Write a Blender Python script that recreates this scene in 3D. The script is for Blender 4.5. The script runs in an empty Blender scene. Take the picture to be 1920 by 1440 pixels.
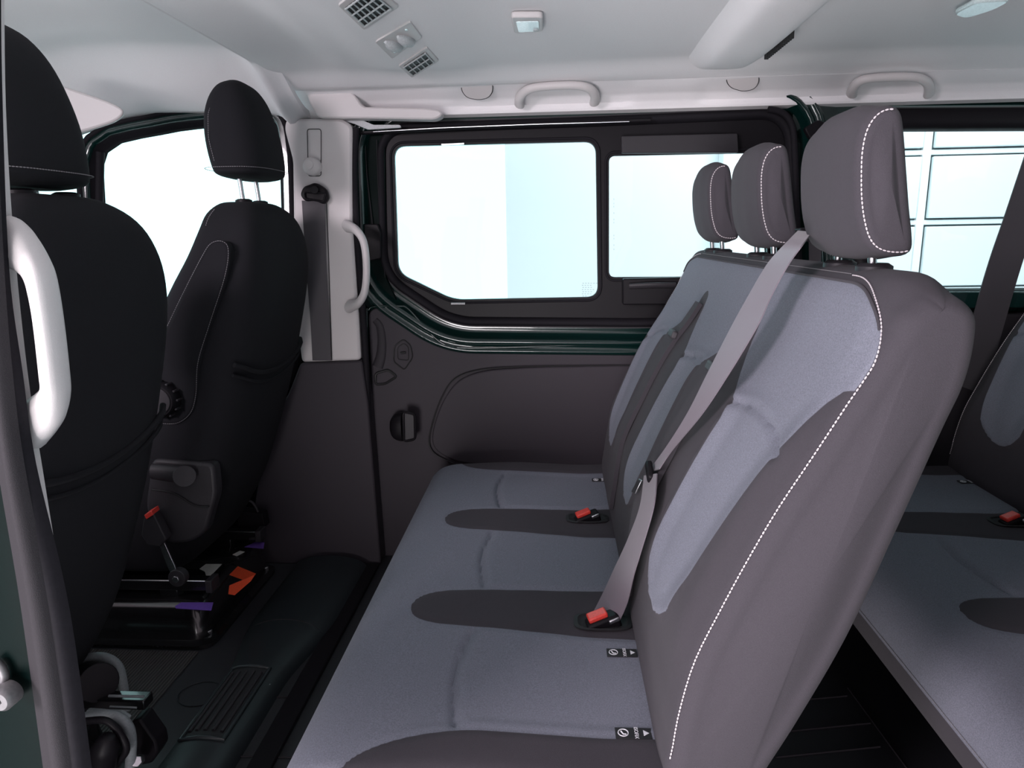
import bpy, bmesh, math, random
from mathutils import Vector, Matrix
random.seed(4)
C = bpy.context.scene.collection
SC = bpy.context.scene
# ---------------------------------------------------------------- camera, world, exposure
FPX = 1300.0
CAM = Vector((0, 0, 1.05))
ROT = (Matrix.Rotation(math.radians(3.7), 3, 'Z') @ Matrix.Rotation(math.radians(90 - 12.2), 3, 'X')
       @ Matrix.Rotation(math.radians(-1.0), 3, 'Z'))
cd = bpy.data.cameras.new('camera'); cam = bpy.data.objects.new('camera', cd); C.objects.link(cam)
cd.sensor_width = 36; cd.lens = 36 * FPX / 1920; cd.clip_start = 0.02
cam.matrix_world = Matrix.Translation(CAM) @ ROT.to_4x4()
SC.camera = cam
SC.view_settings.view_transform = 'Standard'; SC.view_settings.look = 'None'
SC.view_settings.gamma = 1; SC.view_settings.use_curve_mapping = False
SC.view_settings.exposure = 0.0
w = bpy.data.worlds.new('studio'); SC.world = w; w.use_nodes = True
nt = w.node_tree; nt.nodes.clear()
wo = nt.nodes.new('ShaderNodeOutputWorld'); bg = nt.nodes.new('ShaderNodeBackground')
tc = nt.nodes.new('ShaderNodeTexCoord'); sx = nt.nodes.new('ShaderNodeSeparateXYZ')
mr = nt.nodes.new('ShaderNodeMapRange'); mr.inputs[1].default_value = -0.5; mr.inputs[2].default_value = 0.5
rp = nt.nodes.new('ShaderNodeValToRGB')
rp.color_ramp.elements[0].color = (.35, .30, .335, 1); rp.color_ramp.elements[1].color = (.60, .98, 1.0, 1)
nt.links.new(tc.outputs['Generated'], sx.inputs[0]); nt.links.new(sx.outputs['Y'], mr.inputs[0])
nt.links.new(mr.outputs[0], rp.inputs[0]); nt.links.new(rp.outputs[0], bg.inputs[0])
bg.inputs[1].default_value = 2.3
nt.links.new(bg.outputs[0], wo.inputs[0])

ld = bpy.data.lights.new('ceiling_fill', 'AREA'); ld.energy = 150; ld.size = 1.6; ld.color = (1.0, .93, .95)  # added fill light, unseen, lifts the ceiling from below
lo = bpy.data.objects.new('ceiling_fill', ld); C.objects.link(lo); lo.location = (-1.0, -1.7, -.25)
lo.rotation_euler = (Vector((-.75, 1.3, 1.5)) - Vector(lo.location)).to_track_quat('-Z', 'Y').to_euler()

l2 = bpy.data.lights.new('door_fill', 'AREA'); l2.energy = 68; l2.size = .6; l2.color = (1.0, .88, .96)  # added unseen fill from the open door side, clear of pane reflections
lo2 = bpy.data.objects.new('door_fill', l2); C.objects.link(lo2); lo2.location = (-1.65, -.95, 1.5)
lo2.rotation_euler = (Vector((.15, 1.0, .85)) - Vector(lo2.location)).to_track_quat('-Z', 'Y').to_euler()

l3 = bpy.data.lights.new('wall_fill', 'AREA'); l3.energy = 215; l3.size = 3  # added fill light that brightens the studio wall behind the windows
lo3 = bpy.data.objects.new('wall_fill', l3); C.objects.link(lo3); lo3.location = (2.6, 4.2, 3.6)
lo3.rotation_euler = (Vector((3.0, 7.0, .8)) - Vector(lo3.location)).to_track_quat('-Z', 'Y').to_euler()

# ---------------------------------------------------------------- helpers
def ray(px, py): return ROT @ Vector(((px - 960) / FPX, (720 - py) / FPX, -1.0))
def P(px, py, X=None, Y=None, Z=None):
    d = ray(px, py)
    t = (X - CAM.x) / d.x if X is not None else ((Y - CAM.y) / d.y if Y is not None else (Z - CAM.z) / d.z)
    return CAM + d * t
def PN(px, py, p0, n):
    d = ray(px, py); return CAM + d * ((Vector(p0) - CAM).dot(Vector(n)) / d.dot(Vector(n)))
def mesh(name, vs, fs, m=None, parent=None, smooth=True, bevel=0, seg=2, sub=0):
    me = bpy.data.meshes.new(name); me.from_pydata([tuple(v) for v in vs], [], fs); me.update()
    bm = bmesh.new(); bm.from_mesh(me); bmesh.ops.recalc_face_normals(bm, faces=bm.faces); bm.to_mesh(me); bm.free()
    o = bpy.data.objects.new(name, me); C.objects.link(o)
    if m: me.materials.append(m)
    if smooth:
        for p in me.polygons: p.use_smooth = True
    if parent: o.parent = parent
    if bevel:
        b = o.modifiers.new('b', 'BEVEL'); b.width = bevel; b.segments = seg; b.limit_method = 'ANGLE'; b.angle_limit = math.radians(40)
        b.harden_normals = False
    if sub:
        s = o.modifiers.new('s', 'SUBSURF'); s.levels = s.render_levels = sub
    if smooth and not sub:
        try: me.set_sharp_from_angle(angle=math.radians(50))
        except Exception: pass
    return o
def thing(name, label, cat, loc=(0, 0, 0), group=None):
    o = bpy.data.objects.new(name, None); C.objects.link(o); o.location = loc; o.empty_display_size = .05
    tag(o, label, cat, group); return o
def tag(o, label, cat, group=None):
    o['label'] = label; o['category'] = cat
    if group: o['group'] = group
    return o
def struct(o): o['kind'] = 'structure'; return o
def keep(o, parent):            # parent an object made in world space under an Empty that has a location
    o.parent = parent; o.matrix_parent_inverse = Matrix.Translation(parent.location).inverted(); return o
def catmull(pts, n=8, closed=False):
    pts = [Vector(p) for p in pts]; out = []; N = len(pts)
    rng = range(N) if closed else range(N - 1)
    for i in rng:
        p0 = pts[(i - 1) % N] if (closed or i > 0) else pts[0]; p1 = pts[i]; p2 = pts[(i + 1) % N]
        p3 = pts[(i + 2) % N] if (closed or i + 2 < N) else pts[-1]
        for k in range(n):
            t = k / n
            out.append(.5 * ((2 * p1) + (-p0 + p2) * t + (2 * p0 - 5 * p1 + 4 * p2 - p3) * t * t + (-p0 + 3 * p1 - 3 * p2 + p3) * t ** 3))
    if not closed: out.append(pts[-1])
    return out
def roundpoly(pts, r, n=5):     # closed polygon in any plane, corners rounded
    pts = [Vector(p) for p in pts]; out = []; N = len(pts)
    for i in range(N):
        a, b, c = pts[i - 1], pts[i], pts[(i + 1) % N]
        da = (a - b); dc = (c - b); ra = min(r, da.length * .48); rc = min(r, dc.length * .48)
        s, e = b + da.normalized() * ra, b + dc.normalized() * rc
        for k in range(n + 1):
            t = k / n; out.append(s * (1 - t) ** 2 + b * 2 * t * (1 - t) + e * t * t)
    return out
def plate(name, pts, depth, m, parent=None, bevel=0.002, smooth=True, seg=2):   # polygon of 3D points extruded by vector depth
    d = Vector(depth); n = len(pts); vs = [Vector(p) for p in pts] + [Vector(p) + d for p in pts]
    fs = [tuple(range(n)), tuple(range(2 * n - 1, n - 1, -1))] + [(i, (i + 1) % n, n + (i + 1) % n, n + i) for i in range(n)]
    return mesh(name, vs, fs, m, parent, smooth, bevel, seg)
def px_plate(name, pix, Y, th, m, parent=None, r=0, bevel=.002, curve=False):
    pts = [P(x, y, Y=Y) for x, y in pix]
    if curve: pts = catmull(pts, 6, True)
    elif r: pts = roundpoly(pts, r)
    return plate(name, pts, (0, th, 0), m, parent, bevel)
def box(name, c, s, m, parent=None, bevel=.003, rot=None, seg=2):
    vs = []
    for dx in (-.5, .5):
        for dy in (-.5, .5):
            for dz in (-.5, .5):
                v = Vector((dx * s[0], dy * s[1], dz * s[2]))
                if rot: v = rot @ v
                vs.append(v + Vector(c))
    return mesh(name, vs, [(0, 1, 3, 2), (4, 6, 7, 5), (0, 4, 5, 1), (2, 3, 7, 6), (0, 2, 6, 4), (1, 5, 7, 3)], m, parent, True, bevel, seg)
def tube_data(pts, r, ns=10, closed=False, flat=1.0, up=None):
    pts = [Vector(p) for p in pts]; N = len(pts); vs = []; fs = []
    rr = r if callable(r) else (lambda t: r)
    prev = None
    for i, p in enumerate(pts):
        if closed: t = (pts[(i + 1) % N] - pts[i - 1])
        else: t = pts[min(i + 1, N - 1)] - pts[max(i - 1, 0)]
        t.normalize()
        if up is not None: u = Vector(up) - t * t.dot(Vector(up))
        elif prev is None: u = t.orthogonal()
        else: u = prev - t * t.dot(prev)
        u.normalize(); prev = u; v = t.cross(u)
        q = rr(i / (N - 1))
        for k in range(ns):
            a = 2 * math.pi * k / ns; vs.append(p + u * math.cos(a) * q * flat + v * math.sin(a) * q)
    for i in range(N if closed else N - 1):
        for k in range(ns):
            a = i * ns + k; b = i * ns + (k + 1) % ns; j = ((i + 1) % N) * ns
            fs.append((a, b, j + (k + 1) % ns, j + k))
    if not closed: fs.append(tuple(range(ns))); fs.append(tuple(range((N - 1) * ns, N * ns))[::-1])
    return vs, fs
def tube(name, pts, r, m, parent=None, ns=10, closed=False, flat=1.0, up=None, bevel=0):
    vs, fs = tube_data(pts, r, ns, closed, flat, up); return mesh(name, vs, fs, m, parent, bevel=bevel)
def cyl(name, a, b, r, m, parent=None, ns=24, bevel=.0015):
    return tube(name, [a, b], r, m, parent, ns, bevel=bevel)
def merge(parts):
    vs, fs = [], []
    for v, f in parts:
        o = len(vs); vs += v; fs += [tuple(i + o for i in q) for q in f]
    return vs, fs
def resample(pts, step):
    out = [Vector(pts[0])]; acc = 0
    for a, b in zip(pts, pts[1:]):
        L = (b - a).length
        if L < 1e-9: continue
        d = step - acc
        while d <= L:
            out.append(a.lerp(b, d / L)); d += step
        acc = (acc + L) % step
    return out
def stitches(name, path, m, parent=None, dash=.0036, pitch=.0052, r=.0009):
    pts = resample(path, pitch * .25); parts = []; i = 0
    k = max(1, round(dash / (pitch * .25)))
    while i + k < len(pts):
        parts.append(tube_data([pts[i], pts[i].lerp(pts[i + k], .5), pts[i + k]], lambda t: r * (1 if .2 < t < .8 else .55), 5)); i += 4
    vs, fs = merge(parts); return mesh(name, vs, fs, m, parent)
def ribbon(name, L, R, th, m, parent=None, n=8, smoothing=True):     # webbing between two edge lines
    if smoothing: L = catmull(L, n); R = catmull(R, n)
    N = len(L); vs = []; W = 6
    for i in range(N):
        l, r = Vector(L[i]), Vector(R[i]); t = (Vector(L[min(i + 1, N - 1)]) - Vector(L[max(i - 1, 0)]))
        nn = t.cross(r - l).normalized() * th
        for k in range(W + 1): vs.append(l.lerp(r, k / W) - nn * (.5 - .0))
        for k in range(W + 1): vs.append(l.lerp(r, k / W) + nn * .5)
    fs = []; S = 2 * (W + 1)
    for i in range(N - 1):
        for k in range(W):
            a = i * S + k; fs.append((a, a + 1, a + S + 1, a + S)); a += W + 1; fs.append((a, a + S, a + S + 1, a + 1))
        a = i * S; b = a + W + 1; fs.append((a, a + S, b + S, b)); a = i * S + W; b = a + W + 1; fs.append((a, b, b + S, a + S))
    return mesh(name, vs, fs, m, parent)
def grid(name, f, nu, nv, m, parent=None, th=0):
    vs = [f(i / nu, j / nv) for i in range(nu + 1) for j in range(nv + 1)]
    fs = [(i * (nv + 1) + j, (i + 1) * (nv + 1) + j, (i + 1) * (nv + 1) + j + 1, i * (nv + 1) + j + 1) for i in range(nu) for j in range(nv)]
    if th:          # closed slab, thickened away from the cabin
        k = len(vs); vs = vs + [v + Vector(th) for v in vs]; a = nv + 1
        fs = fs + [tuple(i + k for i in f[::-1]) for f in fs]
        fs += [(i, i + 1, i + 1 + k, i + k) for i in range(nv)] + [(nu * a + i, nu * a + i + k, nu * a + i + 1 + k, nu * a + i + 1) for i in range(nv)]
        fs += [(i * a, i * a + k, (i + 1) * a + k, (i + 1) * a) for i in range(nu)] + [(i * a + nv, (i + 1) * a + nv, (i + 1) * a + nv + k, i * a + nv + k) for i in range(nu)]
    return mesh(name, vs, fs, m, parent)
def lerp_tab(tab, x):
    if x <= tab[0][0]: return tab[0][1:] if len(tab[0]) > 2 else tab[0][1]
    for a, b in zip(tab, tab[1:]):
        if x <= b[0]:
            t = (x - a[0]) / (b[0] - a[0]); t2 = t
            r = tuple(p + (q - p) * t2 for p, q in zip(a[1:], b[1:])); return r if len(r) > 1 else r[0]
    return tab[-1][1:] if len(tab[-1]) > 2 else tab[-1][1]
def sstep(a, b, x):
    t = max(0, min(1, (x - a) / (b - a))); return t * t * (3 - 2 * t)
def zloft(name, secs, m, parent=None, n=3.2, ns=48, off=(0, 0, 0), sub=1):   # secs: (z, x_back, x_front, y_half[, y_centre])
    zs = []; sec = []
    S = catmull([Vector((s[0], s[1], s[2])) for s in secs], 4); Hh = catmull([Vector((s[3], s[4] if len(s) > 4 else 0, 0)) for s in secs], 4)
    vs = []; fs = []
    for a, h in zip(S, Hh):
        cx = (a.y + a.z) / 2; hx = abs(a.y - a.z) / 2
        for k in range(ns):
            t = 2 * math.pi * k / ns; c, s = math.cos(t), math.sin(t)
            vs.append(Vector((cx + hx * math.copysign(abs(c) ** (2 / n), c), h.y + h.x * math.copysign(abs(s) ** (2 / n), s), a.x)) + Vector(off))
    N = len(S)
    for i in range(N - 1):
        for k in range(ns): fs.append((i * ns + k, i * ns + (k + 1) % ns, (i + 1) * ns + (k + 1) % ns, (i + 1) * ns + k))
    fs.append(tuple(range(ns))); fs.append(tuple(range((N - 1) * ns, N * ns)))
    return mesh(name, vs, fs, m, parent)
class Loft:      # closed XZ profile carried along Y with rounded, pillowed ends
    def __init__(s, prof, y0, y1, r, npf=150, disp=None, bulge=.01):
        pts = catmull([Vector((p[0], 0, p[1])) for p in prof], 10, True)
        L = sum((pts[i] - pts[i - 1]).length for i in range(len(pts)))
        pts = resample(pts + [pts[0]], L / npf)[:npf]
        s.p = pts; n = len(pts); s.n = []
        ar = sum(pts[i].x * pts[(i + 1) % n].z - pts[(i + 1) % n].x * pts[i].z for i in range(n))
        sg = 1 if ar > 0 else -1
        for i in range(n):
            t = (pts[(i + 1) % n] - pts[i - 1]).normalized(); s.n.append(Vector((t.z, 0, -t.x)) * sg)
        s.y0, s.y1, s.r, s.disp, s.bulge = y0, y1, r, disp, bulge
    def at(s, i, y):
        t = min(y - s.y0, s.y1 - y) / s.r; ins = s.r * (1 - math.sqrt(max(0, 1 - (1 - min(1, max(0, t))) ** 2)))
        q = s.p[i] - s.n[i] * ins; q = Vector((q.x, y, q.z))
        if s.disp: q += s.n[i] * s.disp(s.p[i].x, s.p[i].z, y, s.n[i])
        return q
    def build(s, name, m, parent=None, ny=110, pat=None):
        ys = []
        for k in range(9): ys.append(s.y0 + s.r * (1 - math.cos(math.pi / 2 * k / 8)))
        a, b = s.y0 + s.r, s.y1 - s.r
        ys += [a + (b - a) * k / ny for k in range(1, ny)]
        ys += [s.y1 - s.r * (1 - math.cos(math.pi / 2 * k / 8)) for k in range(8, -1, -1)]
        n = len(s.p); vs = [s.at(i, y) for y in ys for i in range(n)]; fs = []
        for j in range(len(ys) - 1):
            for i in range(n): fs.append((j * n + i, j * n + (i + 1) % n, (j + 1) * n + (i + 1) % n, (j + 1) * n + i))
        for base, sgn in ((0, -1), ((len(ys) - 1) * n, 1)):
            ring = [vs[base + i] for i in range(n)]; c = sum(ring, Vector()) / n; prev = base
            for q in (.96, .9, .82, .72, .6, .46, .32, .18, .06):
                o = len(vs); vs += [Vector((c.x + (v.x - c.x) * q, v.y + sgn * s.bulge * (1 - q * q) ** 2, c.z + (v.z - c.z) * q)) for v in ring]
                for i in range(n): fs.append((prev + i, prev + (i + 1) % n, o + (i + 1) % n, o + i))
                prev = o
            fs.append(tuple(range(prev, prev + n)))
        o = mesh(name, vs, fs, m, parent)
        if pat:
            at = o.data.attributes.new('pattern', 'FLOAT', 'POINT')
            nn = len(ys) * n
            vals = [pat(v.x, v.z, v.y, s.n[i % n]) if i < nn else -1.0 for i, v in enumerate(vs)]
            at.data.foreach_set('value', vals)
        return o

# ---------------------------------------------------------------- materials
def mat(name, col, rough=.6, metal=0, bump=0, scale=300, var=.12, sheen=0, coat=0, spec=.5, vscale=None, detail=3):
    m = bpy.data.materials.new(name); m.use_nodes = True; t = m.node_tree; b = t.nodes['Principled BSDF']
    b.inputs['Roughness'].default_value = rough; b.inputs['Metallic'].default_value = metal
    b.inputs['Specular IOR Level'].default_value = spec
    if sheen: b.inputs['Sheen Weight'].default_value = sheen; b.inputs['Sheen Roughness'].default_value = .5
    if coat: b.inputs['Coat Weight'].default_value = coat; b.inputs['Coat Roughness'].default_value = .05
    tcn = t.nodes.new('ShaderNodeTexCoord'); nz = t.nodes.new('ShaderNodeTexNoise')
    nz.inputs['Scale'].default_value = vscale or scale; nz.inputs['Detail'].default_value = detail
    t.links.new(tcn.outputs['Object'], nz.inputs['Vector'])
    r = t.nodes.new('ShaderNodeValToRGB'); r.color_ramp.elements[0].position = .3; r.color_ramp.elements[1].position = .7
    r.color_ramp.elements[0].color = tuple(c * (1 - var) for c in col) + (1,); r.color_ramp.elements[1].color = tuple(min(1, c * (1 + var)) for c in col) + (1,)
    t.links.new(nz.outputs['Fac'], r.inputs[0]); t.links.new(r.outputs[0], b.inputs['Base Color'])
    if bump:
        n2 = t.nodes.new('ShaderNodeTexNoise'); n2.inputs['Scale'].default_value = scale; n2.inputs['Detail'].default_value = 2
        t.links.new(tcn.outputs['Object'], n2.inputs['Vector'])
        bp = t.nodes.new('ShaderNodeBump'); bp.inputs['Strength'].default_value = bump; bp.inputs['Distance'].default_value = .001
        t.links.new(n2.outputs['Fac'], bp.inputs['Height']); t.links.new(bp.outputs[0], b.inputs['Normal'])
    return m
LIGHTC = (.178, .186, .225); DARKC = (.052, .047, .055)
M = {}
M['headliner'] = mat('headliner', (.80, .78, .79), .95, bump=.3, scale=900, var=.04)
M['trim_light'] = mat('trim_light', (.56, .53, .53), .5, bump=.15, scale=1200, var=.03)
M['trim_dark'] = mat('trim_dark', (.038, .033, .040), .6, spec=.25, bump=.3, scale=1300, var=.08)
M['trim_dark2'] = mat('trim_dark2', (.026, .023, .028), .6, spec=.25, bump=.3, scale=1300, var=.08)
M['plastic'] = mat('plastic', (.009, .008, .010), .45, spec=.15, bump=.1, scale=900)
M['plastic_soft'] = mat('plastic_soft', (.028, .026, .030), .5, spec=.3, bump=.2, scale=900)
M['rubber'] = mat('rubber', (.012, .011, .014), .7, spec=.12)
M['seal_grey'] = mat('seal_grey', (.020, .018, .021), .85, spec=.3, bump=.3, scale=1500)
M['green'] = mat('green', (.0015, .016, .014), .25, coat=.9, var=.1)
M['green_shade'] = mat('green_shade', (.0004, .0045, .004), .5, spec=.05)  # same body paint as green, with shade put into the colour and gloss cut
M['greenblack'] = mat('greenblack', (.004, .022, .020), .25, coat=.6)
M['black_fabric'] = mat('black_fabric', (.0095, .0095, .012), .95, bump=.5, scale=1400, sheen=0, spec=.25, var=.3)
M['dark_fabric'] = mat('dark_fabric', DARKC, .92, bump=.5, scale=1600, sheen=.04, var=.16, spec=.2)
M['webbing'] = mat('webbing', (.145, .122, .145), .5, bump=.2, scale=1800, var=.06, sheen=.2)
M['webbing_dark'] = mat('webbing_dark', (.05, .045, .052), .6, bump=.2, scale=1800, var=.06)
M['thread'] = mat('thread', (.58, .53, .55), .8)
M['thread_dim'] = mat('thread_dim', (.20, .19, .20), .8)
M['steel'] = mat('steel', (.55, .55, .57), .3, metal=1)
M['steel_dull'] = mat('steel_dull', (.16, .155, .16), .5, metal=.6)
M['black_metal'] = mat('black_metal', (.008, .008, .009), .22, coat=.5)
M['red'] = mat('red', (.75, .06, .045), .35)
M['orange'] = mat('orange', (.80, .09, .03), .5)
M['purple'] = mat('purple', (.16, .08, .42), .5)
M['paper'] = mat('paper', (.62, .62, .58), .6)
M['label'] = mat('label', (.012, .012, .014), .7)
M['ink'] = mat('ink', (.75, .75, .78), .7)
M['floor_vinyl'] = mat('floor_vinyl', (.022, .023, .027), .5, bump=.4, scale=500, var=.25)
M['duct'] = mat('duct', (.016, .021, .024), .45, bump=.2, scale=700)
M['lens'] = mat('lens', (.72, .85, .86), .12, coat=.5)
M['vent_dark'] = mat('vent_dark', (.007, .007, .008), .6)
M['vent_light'] = mat('vent_light', (.42, .44, .45), .5)
M['white_wall'] = mat('white_wall', (.70, .76, .77), .8, var=.01)
M['white_wall2'] = mat('white_wall2', (.78, .83, .84), .8, var=.01)
M['column'] = mat('column', (.86, .90, .90), .8, var=.01)
M['door_line'] = mat('door_line', (.22, .30, .31), .6)
M['studio_floor'] = mat('studio_floor', (.85, .84, .85), .6, var=.05, scale=3)
M['cable_grey'] = mat('cable_grey', (.20, .22, .23), .5)
def glass(name, tint):
    m = bpy.data.materials.new(name); m.use_nodes = True; t = m.node_tree; t.nodes.clear()
    o = t.nodes.new('ShaderNodeOutputMaterial'); a = t.nodes.new('ShaderNodeBsdfTransparent'); a.inputs[0].default_value = tint + (1,)
    g = t.nodes.new('ShaderNodeBsdfGlossy'); g.inputs['Roughness'].default_value = .02
    x = t.nodes.new('ShaderNodeMixShader'); f = t.nodes.new('ShaderNodeFresnel'); f.inputs[0].default_value = 1.45
    mm = t.nodes.new('ShaderNodeMath'); mm.operation = 'MULTIPLY'; mm.inputs[1].default_value = .7
    t.links.new(f.outputs[0], mm.inputs[0]); t.links.new(mm.outputs[0], x.inputs[0])
    t.links.new(a.outputs[0], x.inputs[1]); t.links.new(g.outputs[0], x.inputs[2]); t.links.new(x.outputs[0], o.inputs[0]); return m
M['glass'] = glass('tinted_glass', (.85, .93, .94)); M['glass_clear'] = glass('clear_glass', (.97, .98, .98))
def two_tone():
    m = mat('two_tone_fabric', LIGHTC, .92, bump=.5, scale=1500, sheen=.04, spec=.2, var=.20, vscale=520, detail=6); t = m.node_tree; b = t.nodes['Principled BSDF']
    src = b.inputs['Base Color'].links[0].from_socket
    tcn = t.nodes.new('ShaderNodeTexCoord'); nz = t.nodes.new('ShaderNodeTexNoise'); nz.inputs['Scale'].default_value = 1400
    t.links.new(tcn.outputs['Object'], nz.inputs['Vector'])
    r = t.nodes.new('ShaderNodeValToRGB'); r.color_ramp.elements[0].position = .3; r.color_ramp.elements[1].position = .7
    r.color_ramp.elements[0].color = tuple(c * .86 for c in DARKC) + (1,); r.color_ramp.elements[1].color = tuple(c * 1.14 for c in DARKC) + (1,)
    t.links.new(nz.outputs['Fac'], r.inputs[0])
    at = t.nodes.new('ShaderNodeAttribute'); at.attribute_name = 'pattern'
    mrn = t.nodes.new('ShaderNodeMapRange'); mrn.inputs[1].default_value = -.0008; mrn.inputs[2].default_value = .0008
    t.links.new(at.outputs['Fac'], mrn.inputs[0])
    mx = t.nodes.new('ShaderNodeMixRGB'); t.links.new(mrn.outputs[0], mx.inputs[0]); t.links.new(r.outputs[0], mx.inputs[1]); t.links.new(src, mx.inputs[2])
    t.links.new(mx.outputs[0], b.inputs['Base Color']); return m
M['two_tone'] = two_tone()
def ribbed():
    m = mat('ribbed_mat', (.06, .058, .056), .6); t = m.node_tree; b = t.nodes['Principled BSDF']
    tcn = t.nodes.new('ShaderNodeTexCoord'); wv = t.nodes.new('ShaderNodeTexWave'); wv.bands_direction = 'X'; wv.inputs['Scale'].default_value = 38
    t.links.new(tcn.outputs['Object'], wv.inputs['Vector']); bp = t.nodes.new('ShaderNodeBump'); bp.inputs['Strength'].default_value = 1; bp.inputs['Distance'].default_value = .004
    cr_ = t.nodes.new('ShaderNodeValToRGB'); cr_.color_ramp.elements[0].color = (.02, .019, .019, 1); cr_.color_ramp.elements[1].color = (.085, .08, .078, 1); t.links.new(wv.outputs['Fac'], cr_.inputs[0]); t.links.new(cr_.outputs[0], b.inputs['Base Color']); t.links.new(wv.outputs['Fac'], bp.inputs['Height']); t.links.new(bp.outputs[0], b.inputs['Normal']); return m  # shade between the ribs put into the base colour, dark troughs, lighter crests
M['ribbed'] = ribbed()

# ================================================================ OUTSIDE
struct(box('floor_studio', (0, 3, -.60), (30, 26, .1), M['studio_floor'], bevel=0))
struct(box('wall_studio', (1.76, 7.1, 1.9), (4.48, .2, 5), M['white_wall2'], bevel=0))
gd = thing('garage_door', 'white sectional garage door with grey panel lines seen through the rear side window', 'garage door', (5.6, 6.9, -.5))
GY = 6.8
for r in range(8):
    z0 = -.77 + .62 * r
    for c in range(5):
        x0 = 1.89 + 1.5 * c
        keep(box('door_panel', (x0 + .73, GY, z0 + .31), (1.40, .05, .545), M['white_wall'], bevel=.01), gd)
for c in range(6): keep(box('panel_stile', (1.87 + 1.5 * c, GY + .03, 1.9), (.075, .05, 5), M['white_wall2'], bevel=.008), gd)
keep(box('door_backing', (5.6, GY + .08, 1.9), (7.6, .03, 5), M['door_line'], bevel=0), gd)
for r in range(9): keep(box('panel_rail', (5.6, GY + .035, -.77 + .62 * r), (7.5, .05, .045), M['white_wall2'], bevel=.008), gd)

cl_ = box('studio_column', (1.72, 6.9, 1.9), (.34, .2, 5), M['column'], bevel=.01); tag(cl_, 'white wall column outside the sliding pane of the far door', 'column')

# ================================================================ VAN SHELL
WY = 2.15
def ring_wall(name, loop, rings, parent=None, m_list=None):
    """loop: closed dense list of (x,z); rings: (offset, Y, material index for band up to next)"""
    n = len(loop); nm = []
    ar = sum(loop[i][0] * loop[(i + 1) % n][1] - loop[(i + 1) % n][0] * loop[i][1] for i in range(n)); sg = 1 if ar > 0 else -1
    for i in range(n):
        t = Vector((loop[(i + 1) % n][0] - loop[i - 1][0], loop[(i + 1) % n][1] - loop[i - 1][1])).normalized(); nm.append(Vector((t.y, -t.x)) * sg)
    vs = []; fs = []; mi = []
    for off, Y, k in rings:
        for i in range(n): vs.append((loop[i][0] + nm[i].x * off, Y, loop[i][1] + nm[i].y * off))
    for j in range(len(rings) - 1):
        for i in range(n): fs.append((j * n + i, j * n + (i + 1) % n, (j + 1) * n + (i + 1) % n, (j + 1) * n + i)); mi.append(rings[j][2])
    me = bpy.data.meshes.new(name); me.from_pydata([tuple(v) for v in vs], [], fs); me.update()
    for m in m_list: me.materials.append(m)
    for p, k in zip(me.polygons, mi): p.material_index = k; p.use_smooth = True
    o = bpy.data.objects.new(name, me); C.objects.link(o)
    if parent: o.parent = parent
    return o
def pxloop(pix, Y, r, n=8):
    return [(v.x, v.z) for v in roundpoly([P(x, y, Y=Y) for x, y in pix], r, n)]
# --- sliding door on the far side
door = bpy.data.objects.new('door_1', None); C.objects.link(door); struct(door)
frame_px = [(724, 262), (735, 256), (1100, 238), (1415, 222), (1468, 236), (1478, 300), (1484, 585), (1200, 596), (855, 592), (735, 520)]
floop = [(v.x, v.z) for v in roundpoly([P(x, y, Y=WY) for x, y in [(722, 250), (1100, 238), (1468, 222), (1490, 590), (1200, 597), (850, 594), (728, 512)]], .07, 8)]
ring_wall('door_frame', floop,
          [(-.004, 2.165, 0), (0, 2.150, 0), (.004, 2.138, 0), (.014, 2.128, 0), (.022, 2.134, 0), (.026, 2.150, 0), (.028, 2.152, 2), (.031, 2.149, 1), (.038, 2.156, 1), (.052, 2.150, 1), (.060, 2.128, 1),
           (.068, 2.112, 1), (.074, 2.110, 1), (.080, 2.114, 1), (.084, 2.124, 1), (.094, 2.126, 1), (.098, 2.118, 1), (.104, 2.116, 1), (.110, 2.124, 1), (.118, 2.135, 1), (.26, 2.185, 1)],
          door, [M['rubber'], M['green'], M['plastic_soft']])
# window frame plate with two glazed openings (bridge strips)
def frame_with_holes(name, outer, holes, Y, th, m, parent):
    bm = bmesh.new()
    def loop(pts):
        vv = [bm.verts.new((x, Y, z)) for x, z in pts]
        return [bm.edges.new((vv[i], vv[(i + 1) % len(vv)])) for i in range(len(vv))]
    es = loop(outer)
    for h in holes: es += loop(h)
    bmesh.ops.triangle_fill(bm, use_beauty=True, use_dissolve=False, edges=es)
    for f in bm.faces:
        if f.normal.y > 0: f.normal_flip()
    me = bpy.data.meshes.new(name); bm.to_mesh(me); bm.free(); me.materials.append(m)
    o = bpy.data.objects.new(name, me); C.objects.link(o); o.parent = parent
    s = o.modifiers.new('s', 'SOLIDIFY'); s.thickness = th; s.offset = -1
    b = o.modifiers.new('b', 'BEVEL'); b.width = .0025; b.segments = 2; b.limit_method = 'ANGLE'
    return o
h1 = pxloop([(738, 274), (1117, 265), (1121, 557), (850, 562), (746, 512)], WY - .004, .035)
h2 = pxloop([(1142, 292), (1437, 286), (1440, 518), (1142, 520)], WY - .004, .02)
frame_with_holes('window_frame', floop, [h1, h2], WY - .004, .02, M['plastic'], door)
for k, h in enumerate((h1, h2)):
    wn = plate('window_%d' % (k + 1), [(x, WY + .010, z) for x, z in h], (0, .004, 0), M['glass'], None, bevel=0, smooth=False); struct(wn)
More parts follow.
